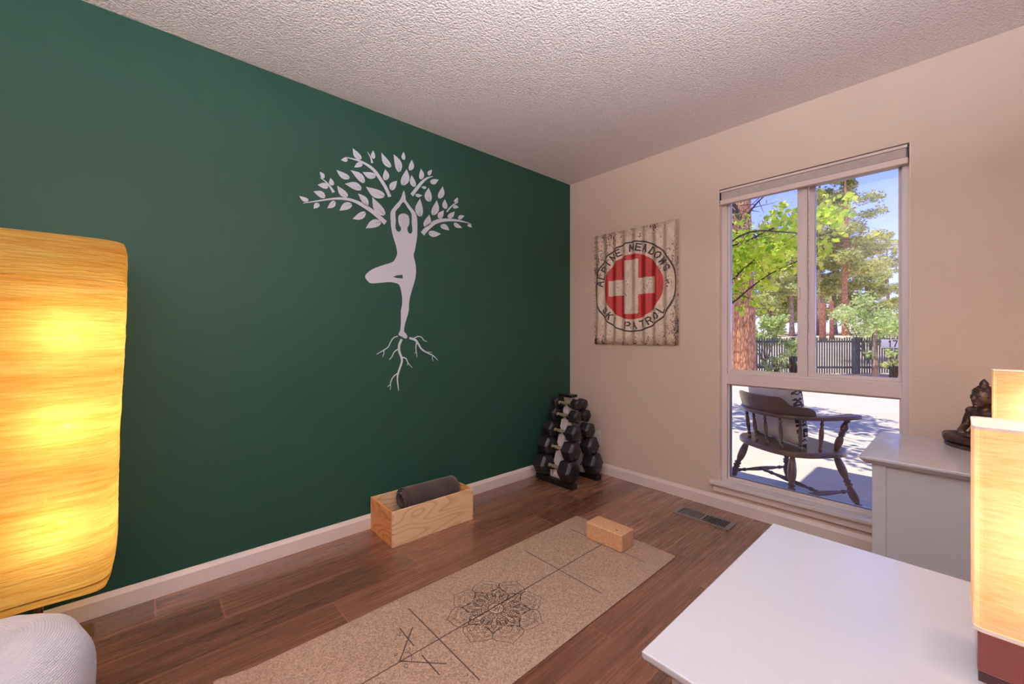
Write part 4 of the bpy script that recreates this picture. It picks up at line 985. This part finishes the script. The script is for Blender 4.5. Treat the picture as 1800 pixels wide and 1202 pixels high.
# ================================================================== OUTDOORS
GZ = -0.20
def gh(x, y):
    """ground height: lot, then a bank behind the fence"""
    d = (x - CAM[0]) * FW[0] + (y - CAM[1]) * FW[1]
    d2 = (x * 0.35 + y)
    h = GZ
    if d2 > 15: h += 1.9 * (1 - math.exp(-(d2 - 15) / 16))
    return h
vs = []; fs = []; gx = [-70 + 2.5 * i for i in range(57)]; gy = [0.5 + 1.8 * (1.065 ** i - 1) * 9 for i in range(40)]
gxx = [-60 + 3 * i for i in range(41)]
# asphalt lot and the natural ground past it
le = lambda t_, z: (CAM[0] + 11.3 * FW[0] + t_ * RT[0], CAM[1] + 11.3 * FW[1] + t_ * RT[1], z)
lotp = lambda z: [(-12, 0.97, z), (14, 0.97, z), (14, 24, z), le(26, z), le(-2, z), (-12, 1.6, z)]
lot = MB(); lot.add(lotp(GZ), [tuple(range(6))]); lot.add(lotp(GZ - .08), [tuple(reversed(range(6)))])
struct('parking_lot', lot, 'asphalt')
n = 46
for j in range(n + 1):
    for i in range(n + 1):
        x = -75 + 130 * i / n; y = 0.6 + 90 * (j / n) ** 1.5; vs.append((x, y, gh(x, y) - 0.03))
for j in range(n):
    for i in range(n): a = j * (n + 1) + i; fs.append((a, a + 1, a + n + 2, a + n + 1))
o = struct('ground', MB().add(vs, fs, True), 'ground')
sp_ = MB()
def strip(a, b, w):
    a = Vector(a); b = Vector(b); d = (b - a).normalized(); nn = Vector((-d.y, d.x, 0)) * w / 2
    sp_.add([a - nn, b - nn, b + nn, a + nn], [(0, 1, 2, 3)])
def g(px, py): p = P(px, py, 'z', GZ + 0.004); return (p.x, p.y, GZ + 0.004)
strip(g(1200, 733), g(1640, 803), 0.09); strip(g(1440, 697), g(1484, 685), 0.11); strip(g(1575, 703), g(1612, 688), 0.11); strip(g(1500, 668), g(1700, 687), 0.10)
o = struct('parking_stripes', sp_, 'stripe')
# porch deck and its roof, exterior face
struct('porch_deck', MB().box(-3.5, 6, 0.142, 0.965, -0.12, -0.03), 'deck')
rf = MB(); rf.box(-4, 6.5, YB - 1, 0.20, H + 0.125, H + 0.35); rf.box(1.02, 6.5, 0.20, 1.36, H + 0.20, H + 0.35)
struct('porch_roof', rf, 'siding')
ex = MB(); ex.box(-4, -0.125, 0.0, 0.14, GZ, H + 0.12); ex.box(XR + 0.125, 6.5, 0.0, 0.14, GZ, H + 0.12); struct('exterior_wall', ex, 'siding')

# ---- captain's chair on the deck
chr_ = empty('captains_chair', (1.475, 0.66, -0.03), math.radians(58 - 90), 'dark wooden captains chair with turned legs on the deck outside the window', 'chair')
CH = 'chair_wood'
def turned(mb, a, b, r, seg=14, kind=0):
    L = (Vector(b) - Vector(a)).length
    pr = {0: [(0, .55), (.06, .62), (.12, .8), (.25, 1.0), (.38, .9), (.46, .6), (.5, .95), (.53, .62), (.56, .98), (.6, .65), (.72, 1.05), (.84, .85), (.90, .55), (.93, .9), (1, .78)],
          1: [(0, .6), (.08, 1.0), (.14, .7), (.2, 1.0), (.24, .65), (.45, 1.1), (.7, .95), (.8, .6), (.85, 1.0), (.9, .65), (1, .8)]}[kind]
    mb.lathe([(r * k, L * u) for u, k in catmull(pr, 3)], seg, aim(a, b)); return mb
# seat
sw, sdp = 0.315, 0.27
seat = []
for k in range(48):
    a = 2 * PI * k / 48; c, s_ = math.cos(a), math.sin(a)
    seat.append((sw * math.copysign(abs(c) ** 0.75, c) * (1.0 if s_ > 0 else 0.96), sdp * math.copysign(abs(s_) ** 0.72, s_)))
MB().prism(seat, 0.355, 0.392).build('seat', CH, chr_, bevel=0.010, bseg=3)
for sx in (-1, 1):
    for sy in (-1, 1):
        turned(MB(), (sx * 0.20, sy * 0.165, 0.357), (sx * 0.285, sy * 0.265, 0.0), 0.026).build('leg', CH, chr_)
for sx in (-1, 1): turned(MB(), (sx * 0.258, -0.235, 0.115), (sx * 0.258, 0.235, 0.115), 0.014, 10, 1).build('stretcher', CH, chr_)
turned(MB(), (-0.255, 0.0, 0.115), (0.255, 0.0, 0.115), 0.014, 10, 1).build('stretcher', CH, chr_)
# arm rail: U
ctl = [(-0.305, 0.215), (-0.308, 0.11), (-0.292, -0.02), (-0.238, -0.155), (-0.125, -0.232), (0, -0.250), (0.125, -0.232), (0.238, -0.155), (0.292, -0.02), (0.308, 0.11), (0.305, 0.215)]
cc = catmull(ctl, 6); nn = len(cc); vs = []; fs = []
wid = []
for i in range(nn):
    u = abs(i / (nn - 1) * 2 - 1); w = 0.030
    if u > 0.72: w = 0.030 + 0.014 * math.sin((u - 0.72) / 0.28 * PI * 0.75)
    wid.append(w)
for i, (x, y) in enumerate(cc):
    a = Vector(cc[max(i - 1, 0)]); b = Vector(cc[min(i + 1, nn - 1)]); d = (b - a).normalized(); nr = Vector((-d.y, d.x)) * wid[i]
    zz = 0.600 + 0.010 * max(0, y) / 0.24
    for s_, z in ((-1, zz), (1, zz), (1, zz + 0.026), (-1, zz + 0.026)): vs.append((x + nr.x * s_, y + nr.y * s_, z))
for i in range(nn - 1):
    for k in range(4): k2 = (k + 1) % 4; fs.append((i * 4 + k, i * 4 + k2, i * 4 + 4 + k2, i * 4 + 4 + k))
fs += [(0, 3, 2, 1), (4 * nn - 4, 4 * nn - 3, 4 * nn - 2, 4 * nn - 1)]
MB().add(vs, fs, True).build('arm_rail', CH, chr_, bevel=0.009, bseg=3)
# crest on top of the rail
cr = [(x, y) for x, y in catmull([(-0.280, -0.07), (-0.225, -0.175), (-0.122, -0.235), (0, -0.252), (0.122, -0.235), (0.225, -0.175), (0.280, -0.07)], 8)]; nn = len(cr); vs = []; fs = []
for i, (x, y) in enumerate(cr):
    a = Vector(cr[max(i - 1, 0)]); b = Vector(cr[min(i + 1, nn - 1)]); d = (b - a).normalized(); nr = Vector((-d.y, d.x)) * 0.011
    u = abs(i / (nn - 1) * 2 - 1); h = 0.115 if u < 0.42 else (0.115 - 0.055 * (0.5 - 0.5 * math.cos((u - 0.42) / 0.24 * PI)) if u < 0.66 else 0.060 * math.sqrt(max(0.02, 1 - ((u - 0.66) / 0.34) ** 3)))
    back = Vector((x, y)).normalized() * 0.03
    for s_, z, o_ in ((-1, 0.624, 0), (1, 0.624, 0), (1, 0.626 + h, 1), (-1, 0.626 + h, 1)): vs.append((x + nr.x * s_ + back.x * o_ * h / 0.115, y + nr.y * s_ + back.y * o_ * h / 0.115, z))
for i in range(nn - 1):
    for k in range(4): k2 = (k + 1) % 4; fs.append((i * 4 + k, i * 4 + k2, i * 4 + 4 + k2, i * 4 + 4 + k))
fs += [(0, 3, 2, 1), (4 * nn - 4, 4 * nn - 3, 4 * nn - 2, 4 * nn - 1)]
MB().add(vs, fs, True).build('crest_rail', CH, chr_, bevel=0.004)
for sx in (-1, 1):
    turned(MB(), (sx * 0.252, 0.115, 0.390), (sx * 0.300, 0.150, 0.604), 0.022, 12, 0).build('arm_post', CH, chr_)
    for (sxx, syy, rx, ry) in ((0.265, -0.02, 0.290, -0.03), (0.225, -0.13, 0.243, -0.145), (0.145, -0.195, 0.152, -0.218), (0.048, -0.220, 0.052, -0.246)):
        turned(MB(), (sx * sxx, syy, 0.390), (sx * rx, ry, 0.604), 0.0125, 10, 1).build('spindle', CH, chr_)

# ---- cushion on the chair
def mat_cushion():
    t = NT('cushion_ivory_embroidered'); tc = t.coord(); sp = t.n('ShaderNodeSeparateXYZ'); t.l(tc, sp.inputs[0])
    cb = t.n('ShaderNodeCombineXYZ'); t.l(sp.outputs[0], cb.inputs[0]); t.l(sp.outputs[2], cb.inputs[1])
    vo = t.n('ShaderNodeTexVoronoi', feature='DISTANCE_TO_EDGE'); vo.inputs['Scale'].default_value = 26; vo.inputs['Randomness'].default_value = 0.6
    nz_ = t.n('ShaderNodeTexNoise'); nz_.inputs['Scale'].default_value = 14; t.l(cb.outputs[0], nz_.inputs['Vector'])
    mx = t.n('ShaderNodeMix', data_type='VECTOR'); mx.inputs[0].default_value = 0.06; t.l(cb.outputs[0], mx.inputs[4]); t.l(nz_.outputs['Color'], mx.inputs[5]); t.l(mx.outputs[1], vo.inputs['Vector'])
    ln = t.math('LESS_THAN', vo.outputs['Distance'], 0.085); front = t.math('GREATER_THAN', sp.outputs[1], -0.035)
    t.set(col=t.mix(t.math('MULTIPLY', ln, front), srgb(226, 216, 196), srgb(58, 46, 42)), rough=0.9, sheen=0.2); t.bump(t.noise(tc, 60, 3), 0.3, 0.003); return t.m
vs = []; fs = []; n = 26
for s_ in (1, -1):
    for j in range(n + 1):
        for i in range(n + 1):
            u, v = -1 + 2 * i / n, -1 + 2 * j / n
            th = 0.088 * (max(0, (1 - u ** 4)) * max(0, (1 - v ** 4))) ** 0.55; pin = 1 - 0.06 * (1 - abs(u)) * abs(v) ** 3; pin2 = 1 - 0.06 * (1 - abs(v)) * abs(u) ** 3
            vs.append((0.25 * u * pin2, s_ * th, 0.245 * v * pin))
Nn = (n + 1) ** 2
for j in range(n):
    for i in range(n): a = j * (n + 1) + i; fs.append((a, a + n + 1, a + n + 2, a + 1)); fs.append((Nn + a, Nn + a + 1, Nn + a + n + 2, Nn + a + n + 1))
cu = MB().add(vs, fs, True).build('cushion', mat_cushion(), None, weld=True)
fv = Vector((math.cos(math.radians(50)), math.sin(math.radians(50))))
cu.location = (1.475 - fv.x * 0.06 - 0.035, 0.66 - fv.y * 0.06 + 0.02, -0.03 + 0.392 + 0.244); cu.rotation_euler = (math.radians(9), 0, math.radians(50 - 90))
tag(cu, 'ivory cushion with dark scribble embroidery leaning in the deck chair', 'cushion')

# ---- fence
fo = D(1450, 620, 13.6); fence = empty('picket_fence', (fo.x, fo.y, GZ), AZ, 'dark narrow picket fence beyond the parking lot', 'fence')
# local x runs along the image plane direction; left end from the big pine to past the sign
pk_ = MB(); FHT = 1.24
xs0, xs1, stp = -8.0, 12.0, 0.083; k = 0; x = xs0
while x < xs1:
    pk_.box(x, x + 0.040, -0.012, 0.012, 0.04 + random.uniform(0, .02), FHT + random.uniform(-0.02, 0.02) - 0.02 * abs(math.sin(x * 0.4))); x += stp
pk_.build('pickets', 'fence', fence)
rl2_ = MB(); rl2_.box(xs0, xs1, 0.013, 0.05, 0.22, 0.29); rl2_.box(xs0, xs1, 0.013, 0.05, FHT - 0.16, FHT - 0.10); rl2_.build('rails', 'fence', fence)
for x in (-7.3, -5.2, -3.1, -1.0, 1.1, 3.2, 5.3, 7.4, 9.5, 11.6): MB().box(x - 0.07, x + 0.07, 0.0, 0.13, -0.05, FHT + 0.02).build('fence_post', 'fence', fence)

# ---- site sign with the number
so = D(1568, 604, 12.6); sn = empty('number_sign', (so.x, so.y, GZ), AZ, 'white board numbered 17 on a post in front of the picket fence', 'sign')
zc = so.z - GZ
MB().box(-0.33, 0.36, -0.012, 0.012, zc - 0.13, zc + 0.13).build('board', plain('sign_white', srgb(240, 236, 236), 0.6, 0.02), sn, bevel=0.01)
MB().box(-0.03, 0.03, 0.013, 0.07, 0, zc + 0.13).build('sign_post', 'fence', sn)
for ch, x in (('1', -0.14), ('7', 0.02)):
    mb = MB()
    for stt in GL[ch]: stroke(mb, [(x + a * 0.13, zc - 0.09 + b * 0.18) for a, b in stt], 0.035, lambda a, b: (a, -0.0135, b))
    mb.build('numeral', 'ink', sn)

# ---- leaf clouds
def leafcloud(centres, count, size, aspect=1.0, droop=0.0, rng=None, shape='quad'):
    """centres: (point, radius); scattered small leaves, one island each"""
    rng = rng or random; vs = []; fs = []
    tot = sum(r ** 2 for _, r in centres)
    for c, r in centres:
        m = max(3, int(count * r * r / tot))
        for _ in range(m):
            d = Vector((rng.gauss(0, 1), rng.gauss(0, 1), rng.gauss(0, 1) * 0.75)); d.normalize(); p = Vector(c) + d * r * (rng.random() ** 0.5)
            u = Vector((rng.gauss(0, 1), rng.gauss(0, 1), rng.gauss(0, .7) - droop)).normalized(); w = u.cross(Vector((rng.gauss(0, 1), rng.gauss(0, 1), rng.gauss(0, 1)))).normalized()
            s = size * rng.uniform(0.6, 1.3); b = len(vs)
            if shape == 'leaf':
                vs += [p - u * s * .5, p - u * s * .12 + w * s * .42 * aspect, p + u * s * .18 + w * s * .3 * aspect, p + u * s * .5, p + u * s * .18 - w * s * .3 * aspect, p - u * s * .12 - w * s * .42 * aspect]
                fs.append((b, b + 1, b + 2, b + 3, b + 4, b + 5))
            else:
                vs += [p - u * s * .5, p + w * s * .5 * aspect, p + u * s * .5, p - w * s * .5 * aspect]; fs.append((b, b + 1, b + 2, b + 3))
    return MB().add([tuple(v) for v in vs], fs)
def pine_tree(px, d, h, r, c0, cr, label, n=7000, leaf=0.22, nb=34, mat='needles', bark='bark_grey', lean=0.0, seed=1, taper=0.35, group='pines beyond the fence', name='pine_tree', sparse=1.0, base=None):
    rng = random.Random(seed); p = D(px, 600, d); bz = (gh(p.x, p.y) if base is None else base) - 0.05
    o = empty(name, (p.x, p.y, bz), rng.random() * 6, label, 'tree', group)
    pts = [(lean * z * 0.1 + 0.04 * math.sin(z * 0.7 + seed), 0.04 * math.cos(z * 0.5 + seed), z) for z in [h * k / 10 for k in range(11)]]
    MB().tube(pts, [r * (1.25 if k == 0 else 1 - (1 - taper * .4) * (k / 10) ** 1.3) for k in range(11)], 14).build('trunk', bark, o)
    cen = []; br = MB()
    for k in range(nb):
        u = (k + rng.random()) / nb; z = c0 + (h * 1.0 - c0) * u; L = cr * (1 - u) ** 0.7 * rng.uniform(0.55, 1.1) + 0.25; a = rng.random() * 2 * PI
        e = Vector((math.cos(a) * L, math.sin(a) * L, L * rng.uniform(-0.25, 0.15) + 0.1)); s0 = Vector((lean * z * 0.1, 0, z))
        br.tube([s0, s0 + e * 0.5 + Vector((0, 0, 0.12)), s0 + e], [0.05 * r / 0.25, 0.03 * r / 0.25, 0.008], 5)
        for q_ in (0.45, 0.7, 0.95): cen.append((s0 + e * q_ + Vector((rng.uniform(-.2, .2), rng.uniform(-.2, .2), rng.uniform(-.05, .25))), (0.24 + 0.22 * L / cr) * cr * 0.42 * sparse))
    cen.append((Vector((lean * h * 0.1, 0, h)), 0.3 * cr * sparse))
    br.build('branches', bark, o); leafcloud(cen, int(n * 1.5), leaf * 0.9, 0.42, 0.0, rng).build('foliage', mat, o); return o
def bush(px, py, d, rr, label, n=900, leaf=0.08, seed=3, mat='bush', group='bushes by the picket fence', name='bush', stems=5, hz=1.0):
    rng = random.Random(seed); p = D(px, py, d); bz = gh(p.x, p.y); o = empty(name, (p.x, p.y, bz), 0, label, 'bush', group); H_ = p.z - bz
    cen = []; sb = MB()
    for k in range(stems * 3):
        a = rng.random() * 2 * PI; q_ = rng.random() ** 0.5 * rr; e = Vector((math.cos(a) * q_, math.sin(a) * q_ * .7, H_ + rng.uniform(-.8, .8) * rr * hz)); e.z = max(0.15, e.z)
        cen.append((e, rr * rng.uniform(0.28, 0.5))); sb.tube([(0, 0, -0.03), e * 0.5 + Vector((0, 0, .05)), e], [0.02, 0.012, 0.004], 5)
    sb.build('stems', 'twig', o); leafcloud(cen, n, leaf, 0.7, 0, rng, 'leaf').build('foliage', mat, o); return o

# the large pine at the left with an orange trunk
pt = D(1305, 600, 12.0)
bigp = empty('pine_tree', (pt.x, pt.y, GZ - 0.05), 0, 'large pine with thick orange sunlit trunk at the left of the window view', 'tree')
pts = [(0.03 * math.sin(z), 0.0, z) for z in [0, .4, 1, 2, 3, 4, 5, 6, 7.5, 9]]
MB().tube(pts, [0.43, 0.345, 0.315, 0.30, 0.285, 0.27, 0.25, 0.23, 0.2, 0.16], 20).build('trunk', 'bark_red', bigp)
rng = random.Random(5); br = MB(); tw = []; cen = []
for k in range(28):
    z = 2.9 + 2.9 * rng.random(); a = rng.random() * 2 * PI; L = rng.uniform(1.2, 3.0); s0 = Vector((0, 0, z)); e = Vector((math.cos(a) * L, math.sin(a) * L, rng.uniform(-1.1, 0.5)))
    br.tube([s0, s0 + e * .35 + Vector((0, 0, .15)), s0 + e * .7 + Vector((0, 0, .1)), s0 + e], [0.045, 0.032, 0.02, 0.008], 6)
    for q_ in range(7):
        f = 0.35 + 0.09 * q_; b0 = s0 + e * f + Vector((0, 0, .1)); e2 = Vector((rng.gauss(0, .35), rng.gauss(0, .35), rng.gauss(-.05, .3))); br.tube([b0, b0 + e2 * .6, b0 + e2], [0.012, 0.008, 0.003], 4)
        if rng.random() < 0.35: cen.append((b0 + e2, 0.22))
br.build('branches', 'twig', bigp); leafcloud(cen, 1500, 0.16, 0.16, 0.2, rng).build('foliage', 'needles', bigp)

# maple hanging in front, its trunk to the left of the window
mo = D(1195, 600, 6.6); maple = empty('maple_tree', (mo.x, mo.y, GZ), 0, 'bright green leafy maple with branches reaching across the upper left pane', 'tree')
rng = random.Random(11); tb = MB(); base = Vector((mo.x, mo.y, GZ))
tb.tube([(0, 0, -0.03), (0.03, 0, 1.0), (0.1, 0.05, 2.2), (0.2, 0.1, 3.4), (0.5, 0, 4.6)], [0.11, 0.09, 0.075, 0.06, 0.03], 10); tb.build('trunk', 'bark_grey', maple)
bb = MB(); cen = []; fork = Vector((0.05, 0.02, 1.4))
def mbranch(path, r0, leafr=0.16, every=1):
    pp = [Vector(p) - base for p in path]; cc = [Vector(p) for p in catmull([tuple(p) for p in pp], 5)]; nn_ = len(cc)
    bb.tube(cc, [r0 * (1 - 0.85 * i / (nn_ - 1)) for i in range(nn_)], 6)
    for i in range(nn_ // 4, nn_, every):
        for q_ in range(2):
            e = Vector((rng.gauss(0, .14), rng.gauss(0, .14), rng.gauss(.02, .14))); bb.tube([cc[i], cc[i] + e], [0.004, 0.002], 4); cen.append((cc[i] + e, leafr))
mbranch([base + fork, D(1283, 535, 6.3), D(1320, 505, 6.1), D(1360, 478, 6.0), D(1400, 460, 5.9), D(1425, 452, 5.8)], 0.018, 0.12, 2)
mbranch([base + Vector((.06, .03, 1.9)), D(1275, 500, 6.6), D(1310, 470, 6.5), D(1350, 440, 6.5), D(1392, 425, 6.5)], 0.016, 0.15)
mbranch([base + Vector((.1, .05, 2.2)), D(1270, 440, 6.4), D(1310, 425, 6.3), D(1350, 405, 6.2), D(1395, 390, 6.2), D(1440, 382, 6.1), D(1472, 372, 6.1)], 0.017, 0.15)
mbranch([base + Vector((.1, .05, 2.2)), D(1265, 470, 6.9), D(1290, 455, 7.0), D(1330, 448, 7.0), D(1380, 455, 7.0)], 0.015, 0.17)
mbranch([base + Vector((.03, .0, 1.0)), D(1270, 520, 6.7), D(1295, 512, 6.7), D(1310, 523, 6.6)], 0.012, 0.10)
mbranch([base + Vector((.1, .05, 2.2)), D(1300, 415, 5.6), D(1380, 408, 5.2), D(1432, 415, 4.9), D(1465, 407, 4.8), D(1492, 408, 4.8)], 0.014, 0.07, 3)
bb.build('branches', 'twig', maple)
leafcloud(cen, 2300, 0.085, 1.0, 0.3, rng, 'leaf').build('foliage', 'maple', maple)
# upper crown that throws the dappled shade on the lot
cen = [(Vector((rng.uniform(-1.6, 2.0), rng.uniform(1.6, 4.0), rng.uniform(3.2, 4.8))) - base, rng.uniform(.35, .6)) for _ in range(26)]
leafcloud(cen, 2600, 0.12, 1.0, 0.3, rng, 'leaf').build('upper_foliage', 'maple', maple)
ub = MB()
for c, r in cen[::2]: ub.tube([(0.35, 0, 4.1), c * 0.5 + Vector((0, 0, 2.4)), c], [0.02, 0.014, 0.005], 5)
ub.build('upper_branches', 'twig', maple)

# pines behind the fence
pine_tree(1486, 30, 13.5, 0.20, 4.3, 3.0, 'tall pine with slim reddish trunk behind the fence in the right pane', 15000, 0.26, 46, seed=2, bark='bark_red')
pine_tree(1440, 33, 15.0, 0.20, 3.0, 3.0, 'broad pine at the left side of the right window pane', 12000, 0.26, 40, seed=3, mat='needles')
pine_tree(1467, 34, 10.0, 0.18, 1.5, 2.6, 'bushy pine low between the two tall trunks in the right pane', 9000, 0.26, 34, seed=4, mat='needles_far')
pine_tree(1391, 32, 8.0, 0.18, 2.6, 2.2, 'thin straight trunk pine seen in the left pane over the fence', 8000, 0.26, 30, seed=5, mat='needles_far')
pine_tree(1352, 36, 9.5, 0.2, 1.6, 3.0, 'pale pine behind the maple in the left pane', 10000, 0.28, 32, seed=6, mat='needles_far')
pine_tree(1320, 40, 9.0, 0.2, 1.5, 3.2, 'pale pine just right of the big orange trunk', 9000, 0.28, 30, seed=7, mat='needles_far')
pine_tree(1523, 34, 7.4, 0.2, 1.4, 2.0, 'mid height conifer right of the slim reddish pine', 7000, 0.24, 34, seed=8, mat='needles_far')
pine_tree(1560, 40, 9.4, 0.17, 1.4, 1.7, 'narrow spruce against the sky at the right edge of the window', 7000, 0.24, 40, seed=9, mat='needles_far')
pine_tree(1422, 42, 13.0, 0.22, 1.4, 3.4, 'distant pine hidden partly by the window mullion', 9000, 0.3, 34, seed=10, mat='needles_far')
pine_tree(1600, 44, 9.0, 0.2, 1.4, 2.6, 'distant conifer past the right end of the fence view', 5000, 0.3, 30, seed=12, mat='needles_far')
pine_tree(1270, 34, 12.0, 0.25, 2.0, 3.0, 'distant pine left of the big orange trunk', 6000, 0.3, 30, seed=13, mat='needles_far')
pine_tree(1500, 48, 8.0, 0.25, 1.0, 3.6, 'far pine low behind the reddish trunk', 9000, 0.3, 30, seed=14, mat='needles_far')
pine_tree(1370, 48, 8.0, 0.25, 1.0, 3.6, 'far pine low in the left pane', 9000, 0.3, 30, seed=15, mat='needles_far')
for k, (px, d, r, hh) in enumerate(((1446, 25, 0.24, 2.3), (1462, 26, 0.17, 2.4))):
    p = D(px, 600, d); r *= .72; bz = gh(p.x, p.y) - 0.03; o = MB().lathe([(r * 1.15, 0), (r, .3), (r * .95, hh), (r * 0.6, hh + 0.04)], 14).build('tree_stump', 'bark_stump', None, loc=(p.x, p.y, bz))
    tag(o, ['thick reddish cut trunk behind the fence, left of the pair', 'slimmer reddish cut trunk behind the fence, right of the pair'][k], 'tree trunk')
pine_tree(1760, 34, 12.0, 0.24, 2.0, 3.2, 'pine standing well to the right of the window view', 6000, 0.3, 30, seed=41, mat='needles')
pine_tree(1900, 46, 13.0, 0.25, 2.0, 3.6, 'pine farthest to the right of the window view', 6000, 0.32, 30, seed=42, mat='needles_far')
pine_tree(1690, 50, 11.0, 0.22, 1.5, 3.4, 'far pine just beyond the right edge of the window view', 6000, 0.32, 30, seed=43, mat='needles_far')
bush(1395, 622, 12.6, 0.42, 'bright green shrub in front of the fence in the left pane', 900, 0.09, 21)
bush(1362, 642, 12.4, 0.28, 'low green shrub in front of the fence near the orange trunk', 450, 0.08, 22)
bush(1345, 582, 17, 0.8, 'dark green bush behind the fence beside the orange trunk', 2200, 0.13, 23)
bush(1526, 565, 15.6, 0.9, 'light green leafy bush behind the fence in the right pane', 1700, 0.085, 24, hz=.7)
bush(1572, 578, 15.8, 0.9, 'light green leafy bush behind the number sign', 1700, 0.085, 25, hz=.7)
bush(1574, 628, 12.2, 0.30, 'green leafy shrub below the number sign', 450, 0.08, 26)
# sapling before the fence
p = D(1538, 640, 12.9); sp2 = empty('sapling', (p.x, p.y, GZ - .02), 0, 'slim sapling with twisted trunk in front of the fence in the right pane', 'tree')
MB().tube([(0, 0, 0), (0.03, 0, .4), (-0.02, 0, .9), (0.04, 0, 1.5), (-.1, 0, 2.1)], [0.09, 0.07, 0.055, 0.045, 0.02], 10).build('trunk', 'bark_grey', sp2)
rng = random.Random(31); leafcloud([(Vector((rng.uniform(-.7, .7), rng.uniform(-.5, .5), rng.uniform(1.5, 2.5))), .35) for _ in range(9)] + [(Vector((-.12, -.1, .75)), .16)], 1300, 0.11, 0.8, 0, rng, 'leaf').build('foliage', 'bush', sp2)
# utility wires across the view
for k, (ya, yb) in enumerate(((497, 500), (503, 508), (424, 421), (431, 429), (537, 530))):
    d = 24 + k; a = D(1150, ya, d); b = D(1750, yb, d); pts_ = [(a.lerp(b, t / 16) + Vector((0, 0, -0.35 * (1 - (2 * t / 16 - 1) ** 2)))) for t in range(17)]
    o = MB().tube([tuple(x - a) for x in pts_], 0.013, 5).build('utility_wire', 'wire', None, loc=tuple(a))
    tag(o, 'thin overhead wire crossing the trees, %s' % ['upper of the pair over the fence', 'lower of the pair over the fence', 'topmost against the blue sky', 'second from the top against the sky', 'lowest, just above the fence'][k], 'wire', 'overhead wires')
